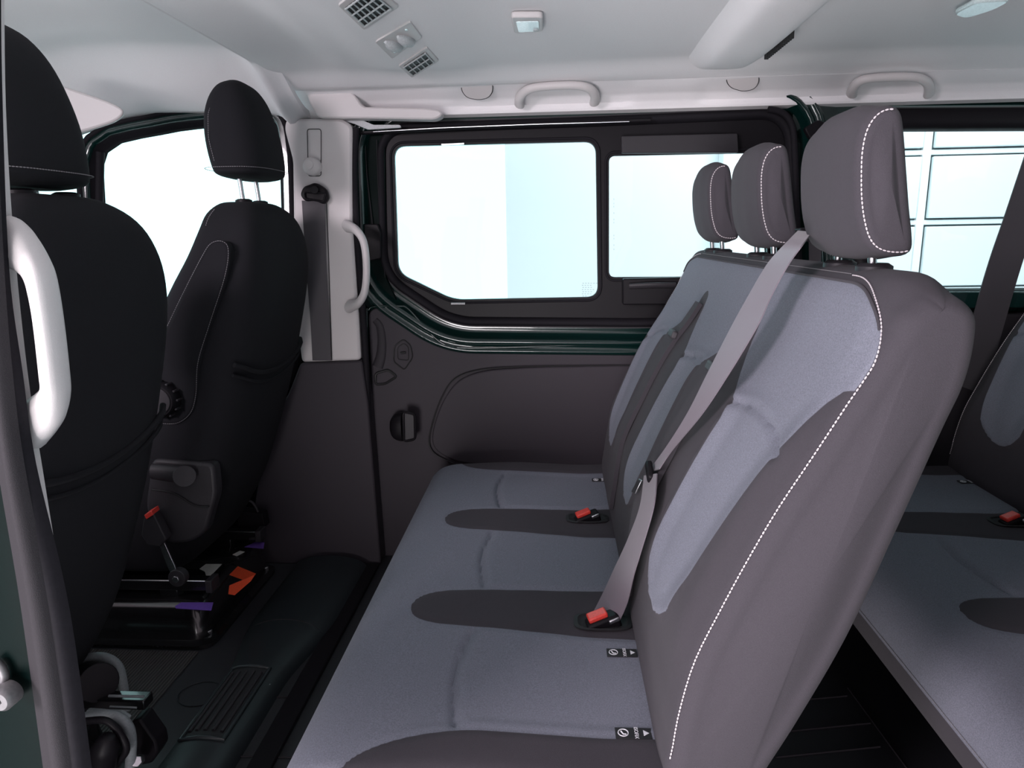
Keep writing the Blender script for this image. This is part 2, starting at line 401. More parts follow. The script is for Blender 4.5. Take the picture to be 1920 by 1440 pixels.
for h, inn in ((h1, 0), (h2, 1)):   # raised gasket lips round both openings
    c = Vector((sum(p[0] for p in h) / len(h), 0, sum(p[1] for p in h) / len(h)))
    nn = len(h)
    pts = []
    for i in range(nn):
        t = Vector((h[(i + 1) % nn][0] - h[i - 1][0], h[(i + 1) % nn][1] - h[i - 1][1])).normalized()
        nv = Vector((t.y, -t.x)); pv = Vector((h[i][0] - c.x, h[i][1] - c.z))
        if nv.dot(pv) < 0: nv = -nv
        pts.append((h[i][0] + nv.x * .010, WY - .006, h[i][1] + nv.y * .010))
    tube('gasket', pts, .0035, M['rubber'], door, 8, closed=True)
w1_, w2_ = [o for o in C.objects if o.name.startswith('window_') and o.type == 'MESH' and o.name in ('window_1', 'window_2')]
for r in range(7):
    n_ = (6, 4, 4, 5, 4, 4, 2)[r]
    vs, fs = merge([tube_data([P(1092 + 5 * q - (r % 2), 531 + 4 * r, Y=WY + .007), P(1095 + 5 * q - (r % 2), 531 + 4 * r, Y=WY + .007)], .0006, 4) for q in range(n_)])
    mesh('glass_marking', vs, fs, M['vent_dark'], w1_)
vs, fs = merge([tube_data([P(1151, y_, Y=WY + .007), P(1151, y_ + 3, Y=WY + .007)], .0005, 4) for y_ in (372, 380, 386, 398, 410, 416, 440, 446, 458, 466)])
mesh('glass_marking', vs, fs, M['vent_dark'], w2_)
# latch and blind housing of the sliding pane
px_plate('latch_housing', [(1168, 523), (1283, 520), (1283, 571), (1168, 572)], WY - .045, .043, M['plastic'], door, r=.006, bevel=.004)
lt = tube('latch_grip', catmull([P(1180, 537, Y=WY - .048), P(1225, 535, Y=WY - .056), P(1266, 535, Y=WY - .048)], 6), .011, M['plastic_soft'], door, 12, flat=.6)
px_plate('blind_housing', [(1165, 255), (1383, 250), (1385, 286), (1166, 287)], WY - .03, .028, M['plastic_soft'], door, r=.004, bevel=.005)
tube('rail_clip', [P(828, 271, Y=WY - .01), P(870, 269, Y=WY - .01)], .004, M['steel'], door, 6)
tube('rail_clip', [P(846, 569, Y=WY - .012), P(872, 569, Y=WY - .012)], .004, M['steel'], door, 6)
# guide rail above the door
rail = tube('guide_rail', [P(x, y, Y=2.11) for x, y in [(672, 250), (800, 243), (950, 236), (1100, 230), (1220, 226)]], .006, M['plastic'], door, 8, flat=.6)
tube('rail_edge', [P(x, y, Y=2.10) for x, y in [(700, 247), (820, 240), (1000, 233), (1180, 228)]], .0013, M['steel'], door, 6)
# lower door trim
low = [(690, 590), (700, 578), (745, 577), (762, 584), (805, 630), (828, 648), (860, 656), (1000, 654), (1200, 646), (1520, 630), (1560, 1100), (715, 1085)]
px_plate('lower_trim', low, 2.128, .03, M['trim_dark'], door, r=.012, bevel=.003)
edge = [P(x, y, Y=2.122) for x, y in [(708, 1060), (694, 800), (688, 600), (691, 582), (702, 575), (748, 574), (766, 580), (808, 626), (832, 645), (862, 652), (1000, 650), (1210, 643)]]
tube('trim_edge', catmull(edge, 6), .0032, M['green'], door, 8)
pocket = [(1560, 690), (1175, 686), (1000, 689), (905, 695), (858, 712), (830, 750), (812, 800), (809, 832), (822, 850), (860, 868), (1150, 895), (1560, 930)]
px_plate('pocket_panel', pocket, 2.116, .02, M['trim_dark'], door, r=.05, bevel=.004)
gp = catmull([P(x, y, Y=2.121) for x, y in [(1180, 685), (1000, 687), (903, 693), (852, 711), (826, 750), (809, 800), (805, 832), (818, 853), (858, 872)]], 6)
tube('pocket_groove', gp, .0022, M['vent_dark'], door, 6)
tube('pull_recess', catmull([P(x, y, Y=2.128) for x, y in [(703, 600), (712, 612), (716, 640), (714, 668), (708, 688)]], 5), lambda t: .010 + .008 * t, M['trim_dark2'], door, 12, flat=.35, up=(0, 1, 0))
def outline_tube(name, pix, Y, r, m, parent, rr=.01):
    return tube(name, roundpoly([P(x, y, Y=Y) for x, y in pix], rr, 5), r, m, parent, 7, closed=True)
outline_tube('screw_cap', [(740, 648), (757, 636), (770, 648), (774, 670), (758, 694), (738, 678)], 2.126, .002, M['vent_dark'], door)
outline_tube('screw_cap', [(745, 652), (757, 643), (766, 651), (766, 676), (746, 674)], 2.126, .0012, M['vent_dark'], door, .008)
tube('cap_slot', [P(751, 662, Y=2.126), P(761, 661, Y=2.126)], .004, M['vent_dark'], door, 8)
outline_tube('finger_recess', [(704, 700), (728, 693), (744, 706), (722, 720), (704, 721)], 2.126, .0042, M['vent_dark'], door)
cup = thing('cup_holder', 'black plastic cup-shaped holder on the lower door trim', 'holder', P(748, 800, Y=2.11))
cc = P(742, 800, Y=2.10)
zl = []
vs = []; fs = []
for i in range(9):
    a = i / 8 * math.pi / 2; hx = .042 * math.sin(a); ht = .046 * math.sin(a) ** .8
    for k in range(24):
        t = 2 * math.pi * k / 24
        ct, st = math.cos(t), math.sin(t)
        vs.append(cc + Vector((-.042 * (math.cos(a)) ** .8 + .024, math.copysign(abs(ct) ** .8, ct) * .034 * math.sin(a) ** .8 - .0, math.copysign(abs(st) ** .75, st) * ht)))
for i in range(8):
    for k in range(24): fs.append((i * 24 + k, i * 24 + (k + 1) % 24, (i + 1) * 24 + (k + 1) % 24, (i + 1) * 24 + k))
fs.append(tuple(range(8 * 24, 9 * 24)))
keep(mesh('shell', vs, fs, M['plastic']), cup)
keep(outline_tube('rim', [(756, 772), (778, 776), (779, 824), (757, 828)], 2.07, .004, M['plastic'], None, .012), cup)
keep(px_plate('end_cap', [(758, 774), (776, 778), (777, 822), (759, 826)], 2.068, .03, M['plastic_soft'], r=.006), cup)

# --- body behind: lower wall and rear quarter
WF = bpy.data.objects.new('wall_far', None); C.objects.link(WF); struct(WF)
box('lower_body', (.0, 2.21, .30), (4.6, .04, .95), M['greenblack'], WF, bevel=0)
box('roof_rail_body', (0.2, 2.205, 1.50), (4.9, .06, .20), M['greenblack'], WF, bevel=0)
rl = [(v.x, v.z) for v in roundpoly([P(x, y, Y=WY) for x, y in [(1630, 243), (2250, 240), (2260, 541), (1640, 545)]], .03, 8)]
ring_wall('rear_window_frame', rl, [(-.004, 2.17, 0), (0, 2.15, 0), (.006, 2.14, 0), (.03, 2.138, 0), (.05, 2.145, 0), (.058, 2.155, 1), (.075, 2.19, 1), (.30, 2.195, 1)], WF, [M['plastic'], M['green']])
w3 = plate('window_3', [(x, WY + .012, z) for x, z in rl], (0, .004, 0), M['glass'], None, 0, False); struct(w3)
# quarter pillar between sliding door and rear window
px_plate('quarter_pillar', [(1486, 200), (1640, 196), (1640, 700), (1500, 700)], 2.150, .02, M['green'], WF, bevel=.002)
tube('pillar_seal', catmull([P(x, y, Y=2.12) for x, y in [(1440, 205), (1468, 212), (1485, 235), (1490, 280), (1494, 400), (1500, 560), (1506, 700)]], 6), .009, M['rubber'], WF, 10)
box('quarter_trim', (1.42, 2.165, .42), (1.25, .05, .75), M['trim_dark2'], WF, bevel=.01)
px_plate('window_ledge', [(1560, 548), (2300, 546), (2300, 575), (1560, 580)], 2.12, .04, M['greenblack'], WF, bevel=.004)
# --- roof rail trim (fabric-covered, carries the handles)
def rail_prof():
    return [(2.03, 1.452), (2.055, 1.440), (2.085, 1.428), (2.105, 1.412), (2.115, 1.398), (2.118, 1.392), (2.15, 1.388)]
X0, X1 = -.74, 2.0
def rail_pt(x, k):
    y, z = rail_prof()[k]
    s1 = sstep(-.30, -.25, x) * (1 - sstep(.19, .24, x)) + sstep(.38, .43, x) * (1 - sstep(.98, 1.03, x))
    # shallow recess where the grab handles sit, slight upward sweep towards the front
    y += .012 * s1 * (1 if k in (1, 2, 3) else 0)
    return (x, y, z)
def fr(u, v):
    x = X0 + (X1 - X0) * u; kk = v * 6; k = min(5, int(kk)); a = Vector(rail_pt(x, k)); b = Vector(rail_pt(x, k + 1)); q = a.lerp(b, kk - k)
    return q
tr = grid('trim_1', fr, 200, 24, M['headliner'], th=(0, .012, .012)); struct(tr)
# --- ceiling, rear cabin
def roof_z(x, y):
    z = 1.480 - .028 * sstep(1.90, 2.035, y)
    z += .018 * math.exp(-((x + .60) / .06) ** 2) * (1 - sstep(1.75, 2.0, y))
    z -= .012 * sstep(-.50, -.40, x) * (1 - sstep(-.26, -.16, x)) * (1 - sstep(1.85, 1.98, y))
    z += .006 * math.sin((x - .2) * 2.2)
    return z
def roof_f(u, v):
    x = X0 + (X1 - X0) * u; y = .25 + (2.031 - .25) * v; return Vector((x, y, roof_z(x, y) if v < .9999 else 1.4522))
struct(grid('ceiling', roof_f, 160, 90, M['headliner'], th=(0, 0, .02)))
# overhead duct
DX, DY1 = .44, 1.97
vs = []; fs = []
prof = [(-.115, 0), (-.09, -.012), (-.065, -.034), (-.045, -.041), (.02, -.043), (.05, -.040), (.066, -.028), (.072, .004)]
ysd = [(.4, 1), (1.6, 1), (1.80, .98), (1.90, .85), (1.955, .5), (1.985, .08)]
for y, s in ysd:
    for px_, pz in prof: vs.append((DX + px_ * (0.75 + .25 * s), y, roof_z(DX, y) + .004 + pz * s))
n = len(prof)
for j in range(len(ysd) - 1):
    for i in range(n - 1): fs.append((j * n + i, j * n + i + 1, (j + 1) * n + i + 1, (j + 1) * n + i))
    
dc = mesh('trim_2', vs, fs, M['headliner'], sub=2); struct(dc)
vg = thing('duct_grille', 'slim dark grille along the right edge of the ceiling duct', 'vent', (DX + .07, 1.75, 1.455))
for k in range(14): keep(box('slat', (DX + .072, 1.66 + .014 * k, 1.462), (.010, .006, .018), M['vent_dark'], bevel=.001), vg)
# --- ceiling, front cabin (domed)
def front_z(x, y):
    z = 1.515 + .02 * math.sin(max(0, min(1, (-.74 - x) / .8)) * math.pi) - .085 * sstep(-1.15, -1.75, x) * 1
    z -= .118 * sstep(1.80, 2.11, y)
    z -= .035 * math.exp(-((x + .755) / .03) ** 2) if x < -.755 else .035 - .03 * sstep(-.755, -.72, x)
    return z
def front_f(u, v):
    x = -.715 - 1.38 * u; y = .25 + (2.135 - .25) * v; return Vector((x, y, front_z(x, y)))
struct(grid('ceiling_front', front_f, 90, 90, M['headliner'], th=(0, 0, .02)))
sv = thing('sun_visor', 'pale grey sun visor folded against the roof beside the left front headrest', 'sun visor', (-1.75, 1.7, 1.38))
sp = roundpoly([P(x, y, Y=1.75) for x, y in [(100, 155), (205, 190), (236, 207), (222, 226), (180, 240), (100, 262), (60, 250)]], .03, 5)
keep(plate('panel', sp, (-.01, .02, 0), M['trim_light'], None, .006), sv)

# --- far B pillar
BP = bpy.data.objects.new('trim_3', None); C.objects.link(BP); struct(BP)
pill = [(536, 222), (640, 222), (660, 235), (660, 420), (672, 600), (676, 676), (565, 680), (552, 560), (548, 300), (532, 240)]
px_plate('pillar_trim', pill, 2.07, .08, M['trim_light'], BP, r=.015, bevel=.008)
px_plate('lower_pillar', [(563, 681), (678, 677), (690, 760), (714, 1060), (460, 1056), (500, 800), (540, 740)], 2.06, .09, M['trim_dark'], BP, r=.01, bevel=.008)
outline_tube('adjuster_slot', [(576, 242), (602, 242), (602, 330), (578, 330)], 2.068, .0011, M['vent_dark'], BP, .008)
tube('seam', [P(x, y, Y=2.066) for x, y in [(612, 372), (616, 480), (622, 676)]], .0013, M['vent_dark'], BP, 6)
tube('door_seal', catmull([P(x, y, Y=2.085) for x, y in [(668, 240), (664, 330), (672, 480), (684, 640), (694, 850), (708, 1060)]], 5), .010, M['rubber'], BP, 10)
px_plate('door_jamb', [(660, 248), (722, 250), (724, 520), (760, 600), (700, 700), (720, 1080), (690, 1080), (664, 560)], 2.14, .02, M['green_shade'], BP, bevel=.002)
tube('jamb_line', [P(x, y, Y=2.132) for x, y in [(684, 258), (688, 330), (698, 420)]], .0015, M['seal_grey'], BP, 6)
tube('jamb_line', [P(x, y, Y=2.132) for x, y in [(706, 262), (709, 350), (716, 450), (722, 520)]], .0012, M['seal_grey'], BP, 6)
px_plate('jamb_latch', [(682, 420), (708, 420), (714, 436), (714, 485), (690, 490), (684, 470)], 2.115, .03, M['plastic'], BP, r=.006, bevel=.003)
# upper end cap of the rail
px_plate('end_cap', [(570, 168), (640, 162), (664, 176), (680, 200), (790, 202), (824, 206), (830, 216), (815, 224), (700, 222), (596, 221), (582, 196)], 2.045, .05, M['trim_light'], BP, r=.012, bevel=.006)
px_plate('hinge_arm', [(640, 226), (664, 232), (690, 243), (752, 239), (750, 234), (700, 234), (676, 224)], 2.09, .012, M['vent_light'], BP, r=.004)
# belt adjuster button, anchor and belt
kb = thing('belt_height_button', 'round pale button above the belt anchor on the far pillar', 'button', P(588, 315, Y=2.06))
c0 = P(588, 313, Y=2.07)
keep(tube('button', [c0, c0 + Vector((0, -.018, 0)), c0 + Vector((0, -.024, 0))], lambda t: .026 if t < .9 else .020, M['trim_light'], None, 28), kb)
keep(tube('finger_dish', [c0 + Vector((-.004, -.022, .004)), c0 + Vector((-.004, -.026, .004))], .012, M['trim_light'], None, 20), kb)
bl = thing('front_seat_belt', 'dark seat belt hanging from a black anchor on the pale far pillar', 'seat belt', P(600, 500, Y=2.04))
an = keep(px_plate('anchor', [(562, 366), (568, 350), (580, 346), (590, 342), (602, 348), (612, 356), (616, 372), (608, 384), (590, 376), (572, 378)], 2.045, .018, M['plastic'], r=.01, bevel=.004), bl)
keep(cyl('bolt', P(589, 356, Y=2.03), P(589, 356, Y=2.05), .012, M['plastic'], None, 20), bl)
keep(outline_tube('slot', [(570, 360), (610, 362), (606, 378), (572, 372)], 2.04, .003, M['plastic'], None, .006), bl)
keep(ribbon('webbing', [P(x, y, Y=2.052) for x, y in [(566, 376), (574, 500), (582, 600), (586, 676)]], [P(x, y, Y=2.052) for x, y in [(609, 378), (612, 500), (618, 600), (621, 676)]], .002, M['webbing_dark']), bl)
# grab handle on the pillar
gh = thing('pillar_grab_handle', 'pale vertical grab handle on the edge of the far door pillar', 'grab handle', P(670, 500, Y=2.03))
hp = catmull([P(x, y, Y=yy) for x, y, yy in [(652, 424, 2.06), (668, 432, 2.01), (682, 455, 1.99), (687, 500, 1.985), (684, 545, 1.99), (672, 568, 2.01), (656, 575, 2.06)]], 6)
keep(tube('grip', hp, lambda t: .013 + .008 * (abs(2 * t - 1)) ** 3, M['trim_light'], None, 14, flat=.8), gh)
# --- front door frame and seal around the driver's window
WD = bpy.data.objects.new('door_2', None); C.objects.link(WD); struct(WD)
fl = [(v.x, v.z) for v in roundpoly(catmull([P(x, y, Y=WY) for x, y in [(197, 284), (300, 250), (400, 236), (500, 232), (522, 262), (530, 400), (534, 700), (330, 700), (196, 640), (193, 400)]], 3, True), .002, 1)]
ring_wall('window_surround', fl, [(-.004, 2.16, 0), (0, 2.14, 0), (.012, 2.135, 0), (.016, 2.12, 1), (.026, 2.10, 1), (.032, 2.12, 1), (.036, 2.11, 0), (.046, 2.10, 0), (.052, 2.13, 0), (.06, 2.18, 0)], WD, [M['rubber'], M['green']])
wn = plate('window_4', [(x, WY + .012, z) for x, z in fl], (0, .004, 0), M['glass_clear'], None, 0, False); struct(wn)
tube('window_divider', [P(188, 285, Y=2.13), P(184, 500, Y=2.13)], .012, M['rubber'], WD, 10)
box('front_lower_trim', (-1.45, 2.16, .38), (1.35, .05, .80), M['plastic'], WD, bevel=.01)
struct(box('wall_front', (-2.15, 1.2, .40), (.08, 2.1, .84), M['plastic'], bevel=.02))
for nm, yy in (('front', .45),):
    pass
# --- near side shell (behind and beside the photographer's opening)
nw = bpy.data.objects.new('wall_near', None); C.objects.link(nw); struct(nw)
box('rear_quarter', (1.235, .40, .78), (1.63, .06, 1.44), M['trim_dark2'], nw, bevel=.01)
box('front_door_lower', (-1.4, .40, .45), (1.3, .06, .95), M['trim_dark2'], nw, bevel=.01)
struct(box('wall_rear', (2.02, 1.25, .45), (.06, 1.9, 1.0), M['trim_dark2'], bevel=.01))

# ================================================================ FLOOR
def floor_f(u, v): return Vector((-1.9 + 3.95 * u, .40 + 1.78 * v, 0))
struct(box('floor', (.07, 1.28, -.03), (4.1, 1.84, .06), M['floor_vinyl'], bevel=.004))
dt = []
def duct_f(u, v):
    a = math.pi * u; y = .45 + 1.58 * v; x = -.728 - (.075 + .045 * sstep(1.42, 1.72, y)) * math.cos(a); return Vector((x, y, -.004 + .05 * math.sin(a) ** .8))
t1 = struct(grid('trim_4', lambda u, v: duct_f(1 - u, v), 24, 40, M['duct']))
sl = lambda y: [duct_f(k / 16, (y - .45) / 1.58) + Vector((0, .03 * math.sin(math.pi * k / 16), .0006)) for k in range(17)]
tube('cover_seam', sl(1.62), .0013, M['seal_grey'], t1, 6)
tube('cover_seam', [Vector((-.59, .5, .002)), Vector((-.59, 1.98, .002))], .002, M['vent_dark'], t1, 6)
tube('floor_seam', [P(x, y, Z=.002) for x, y in [(470, 1308), (580, 1306)]], .0015, M['seal_grey'], t1, 6)
tube('floor_seam', [P(x, y, Z=.003) for x, y in [(430, 1418), (560, 1420)]], .0015, M['seal_grey'], t1, 6)
tube('floor_disc', [P(375, 1300, Z=.002) + Vector((.05 * math.cos(a), .045 * math.sin(a), 0)) for a in [k * math.pi / 12 for k in range(24)]], .0015, M['duct'], t1, 6, closed=True)
struct(grid('trim_5', lambda u, v: Vector((-.93 - .47 * u + .0 * v, 1.26 + .30 * v, .004)), 2, 2, M['ribbed'], th=(0, 0, -.003)))
# air grille on the duct
ag = thing('floor_air_grille', 'black slatted air grille set in the rounded floor duct', 'vent', (-.74, 1.32, .03))
def on_duct(u, y, lift=.003):
    v_ = (y - .45) / 1.58; p = duct_f(u, v_); q = duct_f(u + .01, v_); t = (q - p).normalized(); n = Vector((t.z, 0, -t.x))
    if n.z < 0: n = -n
    return Vector((p.x, y, p.z)) + n * lift
fy0, fy1 = 1.20, 1.44
rim = [on_duct(.27, y) for y in (fy0, fy0 + .1, fy0 + .2, fy1)] + [on_duct(u, fy1) for u in (.36, .46, .56)] + [on_duct(.68, y) for y in (fy1, fy0 + .2, fy0 + .1, fy0)] + [on_duct(u, fy0) for u in (.56, .46, .36)]
keep(tube('frame', rim, .005, M['duct'], None, 8, closed=True), ag)
keep(grid('backing', lambda u, v: on_duct(.28 + .39 * u, fy0 + (fy1 - fy0) * v, .0015), 10, 4, M['label']), ag)
for k in range(5):
    u = .325 + .075 * k
    keep(tube('slat', [on_duct(u, fy0 + .02, .003), on_duct(u, fy1 - .02, .003)], .0038, M['plastic_soft'], None, 8), ag)
for a_, b_ in (((1508, 1312), (1588, 1305)), ((1470, 1372), (1632, 1356)), ((1590, 1290), (1700, 1440)), ((1455, 1420), (1650, 1400))):
    tube('floor_seam', [P(*a_, Z=.002), P(*b_, Z=.002)], .002, M['trim_dark2'], t1, 6)
tunnel = struct(box('trim_6', (-.60, 1.30, .006), (.05, 1.5, .012), M['plastic'], bevel=.003))

# ================================================================ BENCHES
BC = (.98, 1.39, 1.80); B0, B1 = .755, 2.01
WB = [(.36, -.02, -.02), (.49, -.01, -.01), (.498, .03, .035), (.512, .052, .065), (.535, .070, .095), (.60, .078, .12), (.70, .070, .142), (.77, .062, .158), (.80, .070, .165), (.83, .118, .172), (.853, .150, .182), (.873, .168, .20), (.885, .172, .4), (.905, .180, .4), (.915, .190, .4), (.922, .22, .4), (.93, .4, .4), (1.2, .4, .4)]
def back_light(z, y):
    """signed measure: >0 light fabric"""
    best = -1
    for k, c in enumerate(BC):
        v = y - c; wi, wo_ = lerp_tab(WB, z)
        near_out = (k == 0 and v < 0) or (k == 2 and v > 0)
        best = max(best, (wo_ if near_out else wi) - abs(v))
    return best
side_px = [(1245, 1400), (1262, 1330), (1300, 1240), (1345, 1150), (1400, 1050), (1460, 950), (1520, 860), (1580, 775), (1625, 700), (1648, 640), (1650, 590), (1632, 548), (1590, 522)]
back_px = [(1660, 512), (1730, 528), (1785, 560), (1815, 620), (1812, 690), (1765, 810), (1680, 990), (1590, 1190), (1500, 1345), (1430, 1440)]
bprof = [(.138, .37), (.143, .415), (.150, .469), (.166, .537), (.192, .602), (.222, .671), (.254, .738), (.286, .796), (.314, .849), (.337, .894), (.356, .940), (.370, .972), (.388, .994),
         (.412, 1.000), (.434, .990), (.448, .962), (.451, .925), (.445, .88), (.428, .828), (.392, .713), (.348, .577), (.300, .463), (.265, .389), (.24, .335), (.20, .305), (.155, .315)]
def back_disp(x, z, y, n):
    e = min(y - B0, B1 - y)
    if n.z > .1 and z > .86: drop = -.024 * sstep(.86, .98, z) * (1 - sstep(0, .09, e)) ** 1.5 * sstep(.1, .8, n.z)
    else: drop = 0
    if n.x > -.2: return drop
    f = min(1, (-n.x - .2) / .5)
    cr = sstep(0, .07, e)
    l = back_light(z, y)
    h = .004 * cr                                   # crown in front of the seam
    h += .012 * (1 - sstep(-.02, .05, l)) * cr * (1 - sstep(.78, .88, z)) * sstep(.46, .58, z)     # bolsters stand proud of the light panels
    for c in BC:                                    # arc seam between upper and lower light panel
        v = y - c; za = .800 - 1.3 * (v + .03) ** 2
        if abs(v) < .18 and l > -.01: h -= .007 * math.exp(-((z - za) / .005) ** 2); h += .006 * (1 - sstep(-.002, .03, z - za)) * math.exp(-(v / .12) ** 2)
    return h * f + drop
def corner_d(y, z):
    yy = min(y - B0, B1 - y)
    if yy < .15 and z > .900: return (1 - math.hypot((.15 - yy) / .137, (z - .900) / (TOPZ - .900))) * .08
    return min(yy - .013, TOPZ - z)
def back_pat(x, z, y, n):
    if n.x > -.15: return -1.0
    return min(back_light(z, y), corner_d(y, z))
TOPZ = .984
back_loft = Loft(bprof, B0, B1, .022, 250, back_disp, .016)
# cushion
def oval_half(x):
    t = (x + .272) / .42
    if t < 0: return -.02 + t * .1
    q = min(1, t * 4); return .056 * (1 - (1 - q) ** 3) ** .42 + .030 * min(1, t)
def cush_light(x, y):
    b = 1
    for c in (1.185, 1.595): b = min(b, abs(y - c + .012) - oval_half(x))
    t = (x + .285) / .42
    ho = -.05 if t < 0 else .085 * min(1, math.sqrt(max(0, 1 - (1 - min(1, t * 2.2)) ** 2))) - .0
    b = min(b, min(y - B0, B1 - y) - ho)
    return b
cprof = [(.20, .352), (.05, .360), (-.12, .368), (-.26, .372), (-.33, .364), (-.368, .340), (-.384, .305), (-.382, .26), (-.36, .215), (-.30, .195), (-.1, .19), (.1, .19), (.21, .20), (.24, .27)]
def cush_disp(x, z, y, n):
    if n.z < .3: return 0
    h = 0; l = cush_light(x, y)
    gx = -.150 - .012 * math.cos((y - .98) / .41 * 2 * math.pi)
    k = sstep(0, .02, l); h -= k * .007 * math.exp(-((x - gx) / .005) ** 2); h += k * .004 * sstep(0, .02, x - gx)
    h -= .006 * (1 - sstep(0, .012, abs(l))) * .5
    h += .010 * (1 - sstep(-.01, .03, l)) * sstep(-.28, -.1, x) * (1 if min(y - B0, B1 - y) < .12 else .35)
    return h
def cush_pat(x, z, y, n):
    e = min(y - (B0 + .008), (B1 - .008) - y)
    return min(cush_light(x, y), (z - .285) if x < -.3 else 1, e) if n.z > -.5 else -1.0
cush_loft = Loft(cprof, B0 - .02, B1 + .02, .045, 270, cush_disp, .008)
hr_px = [(1605, 345), (1607, 295), (1617, 252), (1637, 222), (1662, 209), (1683, 211), (1694, 226), (1699, 260), (1704, 330), (1709, 400), (1714, 450), (1713, 478), (1698, 490), (1668, 491), (1641, 483), (1622, 462), (1611, 425), (1606, 385)]
def hr_prof():
    yy = BC[0] - .100; out = []
    for x, y in hr_px:
        p = P(x, y, Y=yy); out.append((p.x, p.z))
    return out
hp_ = hr_prof(); hcx = sum(p[0] for p in hp_) / len(hp_)
# the front of the pad swells forward of the side seam
def hr_disp(x, z, y, n):
    e = min(y + .103, .103 - y); q = sstep(0, .08, e)
    f = max(0, -n.x * .9 + .15) if n.x < .3 else 0
    return q * (  .005 * min(1, f) + .010 * max(0, n.z) + .006 * max(0, -n.z))
head_loft = Loft(hp_, -.103, .103, .014, 90, hr_disp, .008)
def iso_label(x, y, z, parent):
    g = box('isofix_label', (x, y, z), (.050, .022, .0015), M['label'], parent, bevel=.0005)
    t = mesh('arrow_mark', [(x + .014, y - .006, z + .0012), (x + .014, y + .006, z + .0012), (x + .022, y, z + .0012)], [(0, 1, 2)], M['ink'], g, smooth=False)
    tube('ring_mark', [Vector((x - .014 + .007 * math.cos(a), y + .007 * math.sin(a), z + .001)) for a in [k * math.pi / 10 for k in range(20)]], .0008, M['ink'], g, 5, closed=True)
    tube('seat_mark', [Vector((x - .017, y + .003, z + .001)), Vector((x - .014, y - .003, z + .001)), Vector((x - .010, y - .003, z + .001))], .0011, M['ink'], g, 5)
    cu = bpy.data.curves.new('isofix_text', 'FONT'); cu.body = 'ISOFIX'; cu.size = .0078; cu.align_x = 'CENTER'; cu.align_y = 'CENTER'; cu.extrude = .0002
    tmp = bpy.data.objects.new('isofix_text', cu); me_ = bpy.data.meshes.new_from_object(tmp); bpy.data.objects.remove(tmp); me_.materials.clear(); me_.materials.append(M['ink']); to = bpy.data.objects.new('isofix_text', me_); C.objects.link(to); to.location = (x + .004, y, z + .0013); to.rotation_euler = (0, 0, -math.pi / 2); to.parent = g
    return g
def buckle(x, y, z, parent, ang=0, n=1):
    r = Matrix.Rotation(ang, 3, 'Z') @ Matrix.Rotation(math.radians(-18), 3, 'Y')
    b = box('buckle', Vector((x, y, z - .016)), (.060, .030, .034), M['plastic'], parent, bevel=.005, rot=r)
    box('release_button', Vector((x - .012, y, z + .002)), (.036, .024, .010), M['red'], b, bevel=.003, rot=r)
    box('latch_slot', Vector((x + .016, y - .003, z - .001)), (.020, .022, .008), M['steel'], b, bevel=.002, rot=r)
    return b
def pocket(x, y, z, parent):   # dark opening in the cushion that the buckle sits in
    vs = []; n = 24
    for s, dz in ((1.0, .0022), (.86, .0035), (.80, .0005)):
        for k in range(n):
            a = 2 * math.pi * k / n; c, q = math.cos(a), math.sin(a)
            vs.append((x + .052 * s * math.copysign(abs(c) ** .6, c), y + .030 * s * math.copysign(abs(q) ** .6, q), z + dz))
    fs = [(j * n + k, j * n + (k + 1) % n, (j + 1) * n + (k + 1) % n, (j + 1) * n + k) for j in range(2) for k in range(n)] + [tuple(range(2 * n, 3 * n))]
    return mesh('buckle_pocket', vs, fs, M['label'], parent)
